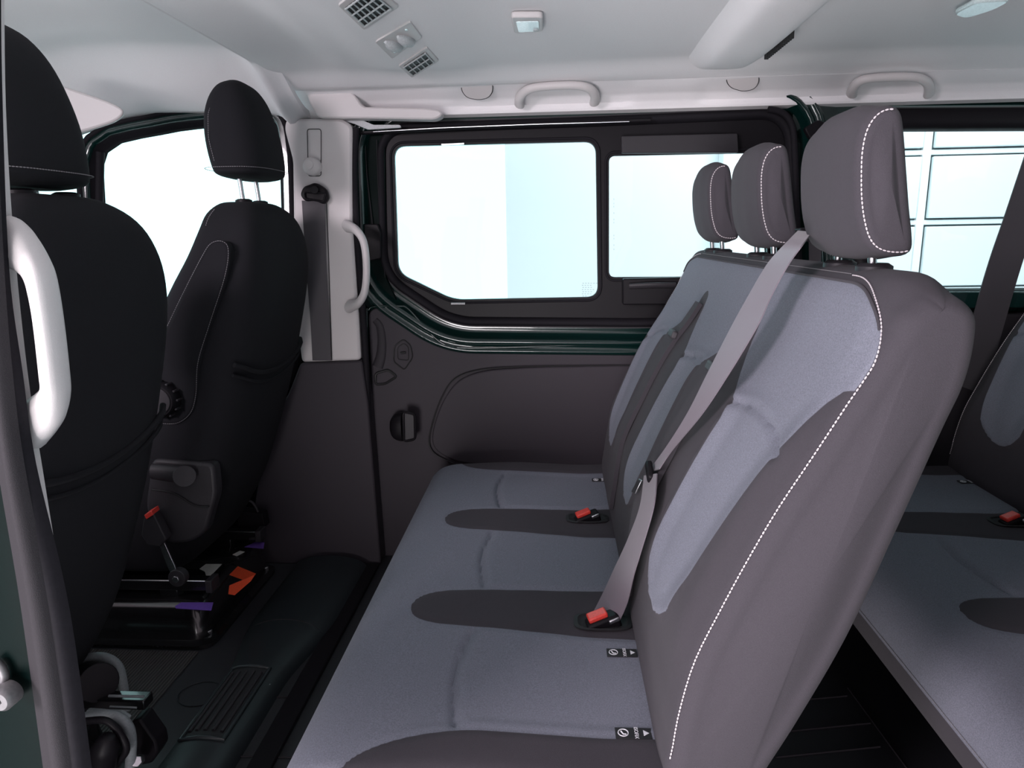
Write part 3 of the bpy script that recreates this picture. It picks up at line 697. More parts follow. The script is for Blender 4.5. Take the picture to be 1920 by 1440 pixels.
def make_bench(label, dx=0, full=True):
    t = thing('bench_seat', label, 'bench seat', (dx, 0, 0), 'three-place rear benches')
    b = back_loft.build('backrest', M['two_tone'], t, 180, back_pat)
    c = cush_loft.build('seat_cushion', M['two_tone'], t, 180, cush_pat)
    # seam line up the end of the backrest, round the corner and along the top
    n = len(back_loft.p)
    fr_i = [i for i in range(n) if back_loft.n[i].x < -.2 and back_loft.p[i].x < .40]
    fr_i.sort(key=lambda i: back_loft.p[i].z)
    def front_pt(y, z, lift=.0012):
        a = max((i for i in fr_i if back_loft.p[i].z <= z), key=lambda i: back_loft.p[i].z, default=fr_i[0])
        b = min((i for i in fr_i if back_loft.p[i].z > z), key=lambda i: back_loft.p[i].z, default=fr_i[-1])
        za, zb = back_loft.p[a].z, back_loft.p[b].z; t = (z - za) / (zb - za) if zb > za else 0
        return (back_loft.at(a, y) + back_loft.n[a] * lift).lerp(back_loft.at(b, y) + back_loft.n[b] * lift, max(0, min(1, t)))
    def seam_path(g=0.0):
        yz = [(B0 + .011, .40 + .02 * k) for k in range(26)]
        for k in range(1, 19):
            a = math.pi / 2 * k / 18; yz.append((B0 + .150 - (.139 + (g * 0 if k > 30 else 0)) * math.cos(a), .900 + (TOPZ + g - .900) * math.sin(a)))
        mid = len(yz); yz += [(B0 + .15 + (B1 - B0 - .30) * k / 60, TOPZ + g) for k in range(1, 60)]
        end = [(B1 - (y - B0), z) for y, z in yz[:mid]][::-1]
        return [front_pt(max(B0 + .003, min(B1 - .003, y)), z) + Vector((0, -.0012 if y < B0 + .02 else (.0012 if y > B1 - .02 else 0), 0)) for y, z in yz + end], mid
    sp_, md = seam_path()
    sp_, md = seam_path(-.003)
    tube('piping', sp_[31:-31], .0022, M['dark_fabric'], b, 8)
    sp_, md = seam_path(.004)
    stitches('stitching', sp_[:md + 1], M['thread'], b, r=.0011)
    stitches('stitching', [p + Vector((0, 0, .0015)) for p in sp_[md:-md]], M['thread_dim'], b, r=.0007)
    stitches('stitching', sp_[-md:], M['thread'], b, r=.0012)
    # stitch along the near and far end of the cushion
    m = len(cush_loft.p)
    ci = [i for i in range(m) if cush_loft.p[i].x < -.30 and .255 < cush_loft.p[i].z and cush_loft.n[i].x < .2]
    ci.sort(key=lambda i: -cush_loft.p[i].z)
    fi = min(range(m), key=lambda i: (cush_loft.p[i].x + .384) ** 2 + (cush_loft.p[i].z - .29) ** 2)
    stitches('stitching', [cush_loft.at(fi, B0 + .01 + k * .02) + Vector((-.001, 0, 0)) for k in range(64)], M['thread_dim'], c, r=.0009)
    ti = [i for i in range(m) if cush_loft.n[i].z > .2 and cush_loft.p[i].x < .12]; ti.sort(key=lambda i: cush_loft.p[i].x)
    stitches('stitching', [cush_loft.at(i, B0 - .005) + Vector((0, -.001, .001)) for i in [fi] + ti], M['thread'], c, r=.0012)
    # head restraints
    for k, yc in enumerate(BC):
        h = head_loft.build('headrest', M['dark_fabric'], t, 26)
        h.location = (0, yc, (.007, .013, .018)[k])
        N_ = len(head_loft.p); k0 = max(range(N_), key=lambda i: head_loft.n[i].x + .2 * (head_loft.n[i].z > 0))
        hidx = [i for i in [(k0 + j) % N_ for j in range(N_)] if head_loft.n[i].x < .72]
        for v in (-.1005, .1005):
            ring = [head_loft.at(i, v) + head_loft.n[i] * .001 + Vector((0, math.copysign(.001, v), 0)) for i in hidx]
            stitches('stitching', ring, M['thread'], h, r=.0011)
        for v in (-.055, .055):
            q = Vector((.400, v, 1.04)); cyl('post', q, q + Vector((.006, 0, -.06)), .0055, M['steel'], h, 14)
            g = Vector((.407, v, .996 - (.007, .013, .018)[k])); tube('post_guide', [g + Vector((0, 0, -.012)), g + Vector((0, 0, .006)), g + Vector((0, 0, .010))], lambda s: .022 if s < .9 else .016, M['plastic_soft'], h, 22)
    # metal frame under the cushion
    fr_ = tube('leg', [(.12, B0 + .12, .2), (.10, B0 + .12, .01)], .02, M['black_metal'], t, 4)
    tube('leg', [(.12, B1 - .12, .2), (.10, B1 - .12, .01)], .02, M['black_metal'], t, 4)
    tube('leg', [(-.2, B1 - .12, .2), (-.2, B1 - .12, .01)], .02, M['black_metal'], t, 4)
    tube('leg', [(-.2, B0 + .12, .2), (-.2, B0 + .12, .01)], .02, M['black_metal'], t, 4)
    box('under_pan', (-.08, (B0 + B1) / 2, .185), (.50, B1 - B0 - .06, .02), M['black_metal'], t)
    # recliner lever plate, buckle pockets
    for x, y in ((.075, 1.60), (.082, 1.135)):
        pocket(x, y, .365, t); buckle(x + .002, y - .004, .379, t, math.radians(12))
    iso_label(.108, BC[0] + .062, .3655, t); iso_label(.106, BC[0] - .130, .3665, t)
    iso_label(.126, BC[2] + .07, .366, t)
    # raised channels with a strap keeper between the places
    for yc in (1.185, 1.595):
        pts = []; wl = []
        def sf(z):
            i = min((j for j in range(n) if back_loft.n[j].x < -.3), key=lambda j: abs(back_loft.p[j].z - z)); return i
        Lp, Rp = [], []
        for z, wd, sh in ((.885, .020, 0), (.84, .023, 0), (.80, .025, .002), (.74, .030, .006), (.66, .036, .012), (.56, .040, .015), (.46, .042, .016), (.40, .042, .016)):
            i = sf(z); p = back_loft.at(i, yc); nn = back_loft.n[i]
            Lp.append(p + nn * .006 + Vector((0, wd + sh, 0))); Rp.append(p + nn * .006 + Vector((0, -wd + sh, 0)))
        r_ = ribbon('belt_channel', Lp, Rp, .010, M['dark_fabric'], t, 6)
        i = sf(.805); p = back_loft.at(i, yc)
        box('strap_keeper', p + back_loft.n[i] * .014, (.014, .052, .018), M['webbing_dark'], t, bevel=.004, rot=Matrix.Rotation(math.radians(20), 3, 'Y'))
    return t
bench = make_bench('grey bench seat nearest the open door, light panels and tall headrests, belt across it')
def copy_tree(o, parent=None):
    c = o.copy(); C.objects.link(c)
    if parent: c.parent = parent
    for ch in o.children: copy_tree(ch, c)
    return c
b2 = copy_tree(bench); b2.location = (1.0, 0, 0)
b2['label'] = 'shadowed rear bench seat at the right edge, behind the large grey backrest'

# ---- near belt
i1 = bench
n0 = Vector((-.93, 0, .36)); p0 = Vector((.175, 1.2, .50))
def SB(px, py, off): return PN(px, py, p0 + n0.normalized() * off, n0)
bt = thing('rear_seat_belt', 'grey seat belt running from beside the big headrest down to the bench cushion', 'seat belt', (.3, 1.2, .7))
Lp = [P(1496, 433, Y=1.17), SB(1478, 452, .050), SB(1440, 494, .055), SB(1403, 556, .06), SB(1370, 616, .06), SB(1326, 702, .06), SB(1288, 777, .058), SB(1244, 846, .055), SB(1212, 888, .055)]
Rp = [P(1522, 436, Y=1.15), SB(1508, 455, .048), SB(1476, 500, .048), SB(1446, 556, .048), SB(1420, 612, .048), SB(1366, 702, .05), SB(1316, 777, .05), SB(1260, 845, .05), SB(1236, 880, .055)]
keep(ribbon('shoulder_webbing', Lp, Rp, .0018, M['webbing']), bt)
def CB(px, py, k):     # lower run falls from the latch to the cushion
    a = SB(px, py, .06); b = P(px, py, Z=.366)
    return a.lerp(b, k)
Lp = [SB(1208, 892, .058), CB(1200, 950, .02), CB(1178, 1010, .08), CB(1155, 1060, .25), CB(1128, 1118, .6), CB(1106, 1160, 1)]
Rp = [SB(1232, 888, .058), CB(1226, 950, .02), CB(1200, 1040, .12), CB(1188, 1080, .25), CB(1176, 1130, .6), CB(1158, 1172, 1)]
keep(ribbon('lap_webbing', Lp, Rp, .0018, M['webbing']), bt)
lc = SB(1218, 884, .062)
lp = keep(box('latch_plate', lc, (.012, .042, .018), M['plastic'], bevel=.004, rot=Matrix.Rotation(math.radians(25), 3, 'X')), bt)
tg = [SB(x, y, .058) for x, y in [(1196, 898), (1202, 901), (1190, 926), (1183, 922)]]
keep(plate('latch_tongue', tg, (.003, .0, .001), M['steel'], None, .0006), bt)
bg_ = thing('belt_guide', 'small dark belt guide on top of the bench beside the big headrest', 'belt guide', (.37, 1.17, .98))
keep(px_plate('guide_body', [(1500, 428), (1530, 426), (1530, 452), (1512, 454)], 1.17, .03, M['plastic'], r=.004, bevel=.002), bg_)

# ================================================================ FRONT SEATS
SECS = [(.185, -1.0, -1.20, .15), (.225, -.955, -1.22, .19), (.35, -.880, -1.18, .215), (.50, -.820, -1.13, .222), (.65, -.770, -1.06, .224), (.80, -.730, -.99, .224),
        (.92, -.703, -.92, .218), (1.0, -.695, -.87, .205), (1.06, -.700, -.845, .18), (1.10, -.715, -.835, .145), (1.125, -.74, -.82, .09), (1.13, -.765, -.80, .04)]
def bx_at(z): return lerp_tab([(s[0], s[1]) for s in SECS], z)
def make_front_seat(label, yc, hz=0, hx=0, hy=0):
    t = thing('bucket_seat', label, 'front seat', (0, yc, 0), 'black front seats')
    b = zloft('backrest', [(q[0], q[1] + .008) + q[2:] for q in SECS], M['black_fabric'], t, n=5)
    cs = [(.20, -1.10, -1.60, .20), (.24, -1.06, -1.68, .235), (.32, -1.04, -1.70, .24), (.38, -1.06, -1.68, .225), (.40, -1.1, -1.6, .18)]
    zloft('seat_cushion', cs, M['black_fabric'], t, n=4)
    # map pocket edge across the back
    for z0, r in ((.72, .006), (.695, .004)):
        pts = []
        for k in range(21):
            v = -1 + 2 * k / 20; y = .205 * v; z = z0 + .05 * v * v - .02
            pts.append(Vector((bx_at(z) + .009 - .020 * abs(v) ** 9, y * 1.05, z)))
        tube('pocket_edge', pts, r, M['black_fabric'], b, 8)
    tube('back_seam', [Vector((bx_at(.38 + .0 * k) + .001 - .018 * abs(-1 + k / 8) ** 7, .205 * (-1 + k / 8), .36 + .10 * (k / 16))) for k in range(17)], .002, M['rubber'], b, 6)
    # headrest
    HS = [(1.184, -.735, -.795, .08), (1.192, -.708, -.820, .116), (1.21, -.698, -.832, .122), (1.27, -.700, -.842, .122), (1.325, -.710, -.842, .112), (1.37, -.724, -.83, .094), (1.40, -.742, -.812, .068), (1.414, -.762, -.79, .035)]
    h = zloft('headrest', HS, M['black_fabric'], t, n=2.8); h.location = (hx, hy, hz)
    ring = [Vector((-.771 + .079 * math.copysign(abs(math.cos(a)) ** .7, math.cos(a)), .126 * math.copysign(abs(math.sin(a)) ** .7, math.sin(a))  , 1.206)) for a in [k * math.pi / 40 for k in range(81)]]
    stitches('stitching', ring, M['thread_dim'], h, r=.0009)
    for s in (-1, 1):
        st = [Vector((lerp_tab([(q[0], q[2]) for q in HS], z) + .035, s * (lerp_tab([(q[0], q[3]) for q in HS], z) * .97), z)) for z in [1.22 + .018 * k for k in range(11)]]
        stitches('stitching', catmull(st, 3), M['thread_dim'], h, r=.0008)
    for v in (-.048, .048):
        q = Vector((-.775, v, 1.205)); cyl('post', q, q + Vector((.008, 0, -.11)), .0055, M['steel'], h, 14)
        g = Vector((-.768 - hx, v - hy, 1.125 - hz)); tube('post_guide', [g + Vector((0, 0, -.01)), g + Vector((0, 0, .008)), g + Vector((0, 0, .011))], lambda s: .02 if s < .9 else .014, M['plastic'], h, 20)
    return t
fs1 = make_front_seat('black front seat at the left edge, closest to the camera, behind the pale grab handle', 1.07, -.045, -.03, -.02)
fs1.location = (0, 1.036, -.01)
fs2 = make_front_seat('black front seat across the aisle with a round recline knob on its side', 1.775)
fs2.location.z = .01
# side armrest pad, knob, lever and shield on the far seat
YS = 1.545
pad = roundpoly([P(x, y, Y=YS) for x, y in [(300, 640), (375, 480), (392, 452), (420, 450), (432, 470), (425, 520), (395, 610), (375, 680), (370, 740), (362, 775), (335, 797), (296, 795), (285, 720)]], .02, 4)
ap = plate('side_bolster', pad, (0, .03, 0), M['black_fabric'], None, .008, seg=3); keep(ap, fs2)
sp = catmull([P(x, y, Y=YS - .003) for x, y in [(302, 636), (340, 556), (378, 482), (396, 456), (418, 453), (428, 470), (421, 520), (392, 610), (371, 680), (367, 740), (357, 774), (333, 793), (300, 794)]], 8)
keep(stitches('stitching', sp, M['thread_dim'], None, r=.0008), fs2)
sp = catmull([P(x, y, Y=YS + .06) for x, y in [(304, 598), (345, 535), (375, 470), (388, 415), (402, 392)]], 8)
keep(stitches('stitching', sp, M['thread_dim'], None, r=.0009), fs2)
kc = P(308, 747, Y=YS)
kn = keep(tube('recline_knob', [kc, kc + Vector((0, -.022, 0)), kc + Vector((0, -.030, 0))], lambda t: .042 if t < .9 else .036, M['plastic'], None, 36), fs2)
for k in range(12):
    a = 2 * math.pi * k / 12; e = kc + Vector((.043 * math.cos(a), -.012, .043 * math.sin(a)))
    keep(box('knob_rib', e, (.006, .022, .006), M['plastic_soft'], bevel=.002), kn)
keep(cyl('knob_face', kc + Vector((0, -.028, 0)), kc + Vector((0, -.033, 0)), .032, M['plastic_soft'], None, 32), kn)
lv = keep(tube('height_lever', catmull([P(x, y, Y=YS - .015) for x, y in [(285, 884), (315, 887), (345, 891)]], 4), lambda t: .019 + .003 * t, M['plastic_soft'], None, 14, flat=.6, up=(0, 1, 0)), fs2)
keep(cyl('lever_hub', P(346, 893, Y=YS + .0), P(346, 893, Y=YS - .03), .026, M['plastic_soft'], None, 24), fs2)
sh = [P(x, y, Y=YS) for x, y in [(284, 860), (400, 870), (405, 930), (395, 960), (385, 1000), (355, 1018), (315, 1020), (290, 1000), (272, 950)]]
keep(plate('side_shield', roundpoly(sh, .02, 4), (0, .04, 0), M['plastic_soft'], None, .008, seg=3), fs2)
keep(tube('shield_groove', catmull([P(x, y, Y=YS - .004) for x, y in [(285, 918), (325, 925), (365, 948), (392, 950)]], 5), .002, M['vent_dark'], None, 6), fs2)
# folded inner armrest peeping past the left seat
ar = zloft('armrest', [(.80, -.86, -.95, .02), (.84, -.82, -.97, .030), (.95, -.80, -.95, .032), (1.0, -.81, -.92, .028), (1.02, -.83, -.89, .012)], M['black_fabric'], fs1, n=2.6); ar.location = (0, .245, 0)
# buckle stalk of the far seat
bk = thing('front_belt_buckle', 'black belt buckle with red button on a metal stalk beside the far front seat', 'buckle', P(330, 1085, Y=1.50))
keep(plate('housing', roundpoly([P(x, y, Y=1.50) for x, y in [(270, 966), (286, 960), (312, 1012), (300, 1026), (276, 1022), (264, 1004)]], .004), (0, .028, 0), M['plastic_soft'], None, .003), bk)
keep(plate('red_button', [P(x, y, Y=1.497) for x, y in [(270, 966), (284, 958), (287, 966), (274, 974)]], (0, .03, .002), M['red'], None, .001), bk)
keep(plate('stalk', [P(x, y, Y=1.505) for x, y in [(299, 1024), (308, 1018), (328, 1062), (333, 1082), (322, 1080), (312, 1058)]], (0, .004, 0), M['steel'], None, .0008), bk)
kc = P(331, 1085, Y=1.50)
keep(cyl('pivot', kc, kc + Vector((0, .02, 0)), .022, M['plastic_soft'], None, 28), bk)
keep(cyl('bolt', kc + Vector((0, -.006, 0)), kc, .009, M['steel'], None, 6, bevel=.001), bk)

# --- seat pedestals
def pedestal(label, xs, ys, zt, nm='seat_pedestal'):
    t = thing(nm, label, 'seat base', ((xs[0] + xs[1]) / 2, (ys[0] + ys[1]) / 2, 0), 'black steel seat pedestals')
    x0, x1 = xs; y0, y1 = ys
    vs = []; 
    for z, g in ((.002, .03), (.012, .03), (.018, .012), (zt - .02, 0), (zt, -.02), (zt, -.10)):
        r = roundpoly([Vector((x0 - g, y0 - g, z)), Vector((x1 + g, y0 - g, z)), Vector((x1 + g, y1 + g, z)), Vector((x0 - g, y1 + g, z))], .05, 5); n = len(r); vs += r
    fs = [(j * n + i, j * n + (i + 1) % n, (j + 1) * n + (i + 1) % n, (j + 1) * n + i) for j in range(5) for i in range(n)] + [tuple(range(5 * n, 6 * n))]
    keep(mesh('pan', vs, fs, M['black_metal']), t)
    for yy in (y0 + .04, y1 - .05):
        keep(box('slide_rail', ((x0 + x1) / 2 + .01, yy, zt + .035), (x1 - x0 + .02, .035, .028), M['black_metal'], bevel=.003), t)
        keep(box('rail_end', (x1 + .015, yy, zt + .035), (.018, .045, .036), M['plastic_soft'], bevel=.003), t)
        keep(tube('rail_lip', [(x0, yy - .018, zt + .05), (x1 + .02, yy - .018, zt + .05)], .002, M['steel'], None, 6), t)
        for xx in (x0 + .1, x1 - .1): keep(box('riser', (xx, yy, zt + .01), (.05, .03, .03), M['black_metal'], bevel=.003), t)
    for xx, yy in ((x1 - .0, y1 - .02), (x1 - .005, y0 + .02)):
        keep(cyl('bolt', Vector((xx + .005, yy, .012)), Vector((xx + .005, yy, .030)), .011, M['steel'], None, 6), t)
    return t
pd = pedestal('black steel pedestal with stickers under the far front seat', (-1.45, -.93), (1.60, 2.0), .12)
keep(tube('hazard_rim', [P(x, y, Z=.122) for x, y in [(398, 1110), (420, 1060), (480, 1040)]], .003, M['black_metal'], None, 6), pd)
def sticker(nm, pix, z, m, t): return keep(plate(nm, [P(x, y, Z=z) for x, y in pix], (0, 0, .0008), m, None, 0, False), t)
sticker('sticker', [(374, 1067), (386, 1058), (416, 1058), (389, 1086), (384, 1072)], .1215, M['paper'], pd)
sticker('sticker', [(430, 1078), (446, 1062), (480, 1076), (462, 1090)], .1215, M['orange'], pd)
keep(plate('hazard_tag', [P(x, y, Y=1.66) for x, y in [(430, 1098), (478, 1078), (470, 1090), (440, 1116), (428, 1114)]], (0, .003, 0), M['orange'], None, 0, False), pd)
sticker('sticker', [(328, 1137), (340, 1130), (400, 1130), (396, 1145), (330, 1141)], .1215, M['purple'], pd)
sticker('sticker', [(458, 1026), (478, 1017), (496, 1017), (494, 1029)], .1215, M['purple'], pd)
sticker('sticker', [(436, 1040), (450, 1033), (459, 1035), (444, 1043)], .1215, M['paper'], pd)
cn = thing('wiring_connector', 'dark square plug behind the far front seat base', 'connector', P(470, 980, Y=2.0))
keep(px_plate('plug', [(444, 958), (492, 964), (497, 990), (446, 992)], 1.98, .04, M['plastic'], r=.004, bevel=.003), cn)
keep(tube('cable', catmull([P(x, y, Y=1.99) for x, y in [(420, 968), (440, 945), (470, 940), (484, 960)]], 5), .004, M['plastic_soft'], None, 8), cn)
pn = pedestal('black steel pedestal under the left front seat, bottom left corner', (-1.40, -.93), (.80, 1.20), .12)
keep(cyl('motor', P(165, 1275, Y=1.16), P(185, 1280, Y=1.10), .035, M['plastic'], None, 24), pn)
keep(box('slide_rail', P(212, 1312, Y=1.10), (.14, .03, .020), M['black_metal'], bevel=.003), pn)
keep(tube('rail_lip', [P(204, 1305, Y=1.08), P(270, 1306, Y=1.08)], .0025, M['cable_grey'], None, 6), pn)
keep(tube('rail_lip', [P(206, 1325, Y=1.07), P(256, 1327, Y=1.07)], .002, M['cable_grey'], None, 6), pn)
keep(px_plate('bracket', [(160, 1333), (225, 1337), (243, 1348), (228, 1362), (160, 1350)], 1.04, .01, M['cable_grey'], r=.004), pn)
keep(px_plate('side_cover', [(246, 1352), (262, 1350), (292, 1392), (296, 1412), (284, 1432), (262, 1436), (250, 1400)], 1.08, .04, M['plastic'], r=.006, bevel=.004), pn)
keep(cyl('bolt', P(256, 1428, Y=1.02), P(262, 1424, Y=1.06), .010, M['steel'], None, 6), pn)
keep(tube('sleeve', catmull([P(x, y, Y=1.20) for x, y in [(160, 1234), (195, 1232), (222, 1250), (232, 1290), (236, 1330)]], 6), .009, M['cable_grey'], None, 14), pn)
keep(tube('cable_loop', catmull([P(x, y, Y=1.02) for x, y in [(160, 1345), (200, 1340), (232, 1352), (246, 1382), (244, 1440)]], 6), .009, M['cable_grey'], None, 12), pn)
keep(tube('cable_loop', catmull([P(x, y, Y=.99) for x, y in [(160, 1352), (200, 1352), (228, 1380), (236, 1410), (205, 1442)]], 6), .006, M['plastic'], None, 10), pn)
keep(tube('height_handle', catmull([P(x, y, Y=.97) for x, y in [(202, 1380), (198, 1400), (190, 1440)]], 5), lambda t: .010 + .012 * min(1, 2 * t), M['plastic'], None, 16), pn)

# ================================================================ CEILING FITTINGS
def quad_on_roof(pix, Z): return [P(x, y, Z=Z) for x, y in pix]
def lerp4(q, u, v): return q[0].lerp(q[1], u).lerp(q[3].lerp(q[2], u), v)
def make_vent(label, q, cols, rows):
    t = thing('ceiling_vent', label, 'vent', sum(q, Vector()) / 4, 'ceiling air vents')
    q = [Vector(v) for v in q]; up = Vector((0, 0, -.008))
    keep(plate('frame', roundpoly(q, .01, 3), up, M['trim_light'], None, .003), t)
    inn = [lerp4(q, *uv) for uv in ((.12, .14), (.88, .14), (.88, .86), (.12, .86))]
    keep(plate('backing', [v + Vector((0, 0, -.0085)) for v in inn], (0, 0, -.0006), M['vent_dark'], None, 0, False), t)
    for k in range(cols + 1):
        a, b = lerp4(inn, k / cols, 0), lerp4(inn, k / cols, 1); keep(tube('slat', [a + Vector((0, 0, -.0105)), b + Vector((0, 0, -.0105))], .0018, M['vent_light'], None, 6), t)
    for k in range(rows + 1):
        a, b = lerp4(inn, 0, k / rows), lerp4(inn, 1, k / rows); keep(tube('slat', [a + Vector((0, 0, -.0115)), b + Vector((0, 0, -.0115))], .0018, M['vent_light'], None, 6), t)
    return t
ZV = 1.467
make_vent('square slatted ceiling air vent next to the far roof rail', quad_on_roof([(747, 118), (800, 82), (823, 108), (772, 140)], ZV), 5, 2)
make_vent('larger slatted ceiling air vent cut off by the top of the picture', quad_on_roof([(633, 2), (690, -42), (748, 4), (682, 49)], ZV), 6, 3)
q = quad_on_roof([(703, 72), (769, 33), (791, 63), (735, 104)], ZV)
rl_ = thing('reading_light', 'grey ceiling lamp with two clear bulbs between the air vents', 'lamp', sum(q, Vector()) / 4)
keep(plate('housing', roundpoly(q, .01, 3), (0, 0, -.008), M['trim_light'], None, .003), rl_)
for uv in ((.35, .45), (.68, .55)):
    c = lerp4(q, *uv) + Vector((0, 0, -.012))
    keep(tube('bulb_lens', [c + Vector((.02 * math.cos(2.2) * s, -.028 * s, 0)) for s in (-1, -.6, 0, .6, 1)], lambda t: .003 + .011 * math.sin(math.pi * t), M['vent_light'], None, 14), rl_)
for uv in ((.2, .2), (.82, .2), (.8, .82), (.2, .8)):
    c = lerp4(q, *uv); keep(cyl('screw', c + Vector((0, 0, -.0075)), c + Vector((0, 0, -.0095)), .003, M['lens'], None, 10, 0), rl_)
q = quad_on_roof([(958, 20), (1018, 20), (1018, 48), (964, 52)], 1.475)
dl = thing('dome_lamp', 'small square dome lamp with a glossy lens in mid ceiling', 'lamp', sum(q, Vector()) / 4)
keep(plate('frame', roundpoly(q, .01, 4), (0, 0, -.012), M['trim_light'], None, .003), dl)
ii = [lerp4(q, *uv) + Vector((0, 0, -.0125)) for uv in ((.13, .2), (.87, .2), (.87, .85), (.16, .85))]
keep(plate('lens', roundpoly(ii, .006, 3), (0, 0, -.002), M['lens'], None, .0007), dl)
c = lerp4(q, .76, .7) + Vector((0, 0, -.0145)); keep(cyl('switch', c, c + Vector((0, 0, -.003)), .006, M['vent_light'], None, 14), dl)
q = quad_on_roof([(1786, 18), (1830, -6), (1900, -10), (1868, 8), (1812, 26)], 1.475)
d2 = thing('rear_dome_lamp', 'oval ceiling lamp at the top right edge', 'lamp', sum(q, Vector()) / 5)
keep(plate('lens', roundpoly(q, .02, 4), (0, 0, -.010), M['lens'], None, .004), d2)
# ceiling corner of retained panel next to the vents
# grab handles on the roof rail
def rail_p(x, y, ybot, lift):      # a point of the sloping roof rail, lifted off it
    k = (ybot - y) / 36.0; return P(x, y, Y=2.088 - .050 * k - lift)
def rail_handle(label, pix):
    yb = pix[0][1]
    t = thing('ceiling_grab_handle', label, 'grab handle', rail_p(pix[3][0], pix[3][1], yb, 0), 'roof rail grab handles')
    pts = [rail_p(x, y, yb, (.002, .016, .026, .030, .030, .026, .016, .002)[k]) for k, (x, y) in enumerate(pix)]
    keep(tube('grip', catmull(pts, 6), lambda s: .011 + .005 * abs(2 * s - 1) ** 2, M['trim_light'], None, 14, flat=.8), t)
    return t
rail_handle('pale grab handle on the roof rail above the sliding door window', [(974, 196), (975, 182), (990, 168), (1020, 162), (1075, 160), (1103, 165), (1115, 178), (1115, 192)])
rail_handle('pale grab handle on the roof rail above the big headrest', [(1597, 176), (1600, 165), (1612, 152), (1640, 146), (1705, 144), (1732, 150), (1742, 162), (1742, 176)])
def cover(label, pix):
    yb = pix[0][1] + 36
    pts = roundpoly([rail_p(x, y, yb, .008) for x, y in pix], .012)
    t = plate('rail_cover', pts, (0, .012, .012), M['trim_light'], None, .002)
    tube('cover_gap', [p + Vector((0, .001, .001)) for p in pts], .0014, M['vent_dark'], t, 6, closed=True); tag(t, label, 'cover', 'half-round roof rail covers'); return t
cover('half-round cover on the roof rail left of the first grab handle', [(864, 158), (924, 156), (924, 172), (916, 184), (898, 188), (876, 184), (866, 172)])
cover('half-round cover on the roof rail left of the second grab handle', [(1362, 142), (1423, 140), (1423, 156), (1414, 168), (1394, 172), (1372, 166), (1363, 156)])

# ================================================================ REAR BELT AND PILLAR ITEMS
rb = thing('third_row_belt', 'dark seat belt slanting down beside the rear side window at the right edge', 'seat belt', P(1850, 500, Y=2.0))
keep(ribbon('webbing', [P(x, y, Y=2.09) for x, y in [(1935, 250), (1885, 400), (1845, 520), (1790, 720)]], [P(x, y, Y=2.09) for x, y in [(1985, 250), (1945, 400), (1902, 540), (1845, 740)]], .004, M['webbing_dark']), rb)
ra = thing('quarter_belt_anchor', 'black belt anchor and strap on the dark pillar left of the big headrest', 'belt anchor', P(1525, 255, Y=2.1))
keep(px_plate('anchor', [(1508, 240), (1535, 224), (1552, 232), (1550, 262), (1520, 262)], 2.10, .02, M['plastic'], r=.01, bevel=.003), ra)
keep(ribbon('webbing', [P(x, y, Y=2.11) for x, y in [(1518, 258), (1516, 400), (1518, 560)]], [P(x, y, Y=2.11) for x, y in [(1548, 258), (1540, 400), (1540, 560)]], .002, M['webbing_dark']), ra)

# ================================================================ NEAR PILLAR (left edge)
NP = bpy.data.objects.new('trim_7', None); C.objects.link(NP); struct(NP)
def strip(name, left, right, Y, th, m, par, crown=.006):
    L = catmull([P(x, y, Y=Y) for x, y in left], 6); R = catmull([P(x, y, Y=Y) for x, y in right], 6); vs = []; W = 8
    for l, r in zip(L, R):
        for k in range(W + 1): v = l.lerp(r, k / W); v.y -= crown * math.sin(math.pi * k / W) ** .6; vs.append(v)
        for k in range(W, -1, -1): v = l.lerp(r, k / W); v.y += th; v.x -= th * 2; vs.append(v)
    S = 2 * (W + 1); fs = [(i * S + k, i * S + (k + 1) % S, (i + 1) * S + (k + 1) % S, (i + 1) * S + k) for i in range(len(L) - 1) for k in range(S)]
    fs += [tuple(range(S)), tuple(range((len(L) - 1) * S, len(L) * S))]
    return mesh(name, vs, fs, m, par)
strip('body_edge', [(-200, 200), (-200, 700), (-150, 900), (-120, 1150), (-100, 1500)], [(-6, 200), (0, 700), (22, 880), (66, 1150), (112, 1500)], .50, .05, M['green_shade'], NP, .004)
strip('outer_seal', [(-26, -90), (-24, 150), (-16, 500), (-4, 700), (14, 870), (60, 1150), (108, 1500)], [(-10, -90), (-8, 150), (8, 500), (24, 700), (46, 870), (98, 1150), (148, 1500)], .49, .02, M['seal_grey'], NP, .010)
strip('inner_seal', [(-12, -90), (-10, 150), (4, 500), (22, 700), (44, 870), (96, 1150), (144, 1500)], [(2, -90), (4, 150), (17, 500), (43, 700), (68, 870), (132, 1150), (180, 1500)], .50, .02, M['rubber'], NP, .012)
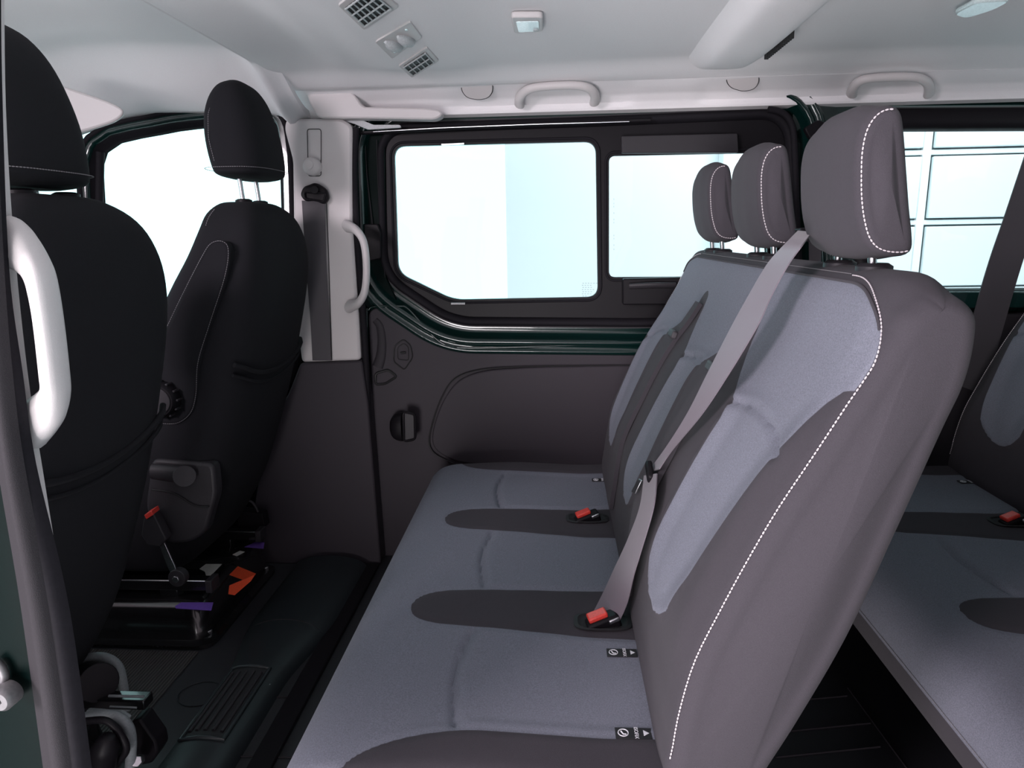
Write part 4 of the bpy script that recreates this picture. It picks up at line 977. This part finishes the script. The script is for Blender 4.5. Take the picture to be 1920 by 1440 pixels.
strip('pillar_cover', [(-40, -60), (-4, 200), (8, 450), (24, 700), (46, 870), (78, 1010), (88, 1042)], [(8, -60), (11, 200), (26, 450), (52, 700), (80, 880), (101, 1010), (106, 1042)], .53, .02, M['trim_light'], NP, .006)
st = thing('door_striker', 'round steel striker bolt on the dark green door edge, bottom left', 'striker', P(20, 1295, Y=.48))
c = P(22, 1295, Y=.49)
keep(tube('pin', [c, c + Vector((0, -.012, 0)), c + Vector((0, -.015, 0))], lambda t: .0105 if t < .9 else .008, M['steel_dull'], None, 28), st)
keep(cyl('socket', c + Vector((0, -.0148, 0)), c + Vector((0, -.0155, 0)), .003, M['vent_dark'], None, 6, 0), st)
keep(tube('loop', catmull([P(x, y, Y=.49) for x, y in [(-10, 1240), (2, 1252), (8, 1270), (4, 1288)]], 4), .004, M['steel_dull'], None, 8), st)
nh = thing('near_grab_handle', 'large pale grab handle on the near pillar in front of the left seat', 'grab handle', P(80, 620, Y=.55))
# closed-form handle: outer outline minus inner, lofted as a thick shaped bar
outer = [(18, 404), (40, 412), (70, 436), (100, 480), (118, 520), (132, 600), (142, 700), (140, 740), (128, 780), (104, 812), (76, 840)]
inner = [(18, 498), (34, 503), (58, 510), (80, 524), (92, 550), (102, 600), (110, 690), (108, 715), (92, 728), (74, 737), (58, 748)]
O_ = catmull([P(x, y, Y=.52) for x, y in outer], 5); I_ = catmull([P(x, y, Y=.52) for x, y in inner], 5)
vs = []; W = 14
for i, (o, n_) in enumerate(zip(O_, I_)):
    mid = (o + n_) / 2; h = (o - n_) / 2
    s = i / (len(O_) - 1); dy = -.015 * math.sin(math.pi * s)
    for k in range(W):
        a = 2 * math.pi * k / W; ca, sa = math.cos(a), math.sin(a)
        v = mid + h * math.copysign(abs(ca) ** .75, ca); v.y += .013 * math.copysign(abs(sa) ** .75, sa) + dy; vs.append(v)
fs = [(i * W + k, i * W + (k + 1) % W, (i + 1) * W + (k + 1) % W, (i + 1) * W + k) for i in range(len(O_) - 1) for k in range(W)] + [tuple(range(W)), tuple(range((len(O_) - 1) * W, len(O_) * W))]
keep(mesh('grip', vs, fs, M['trim_light']), nh)
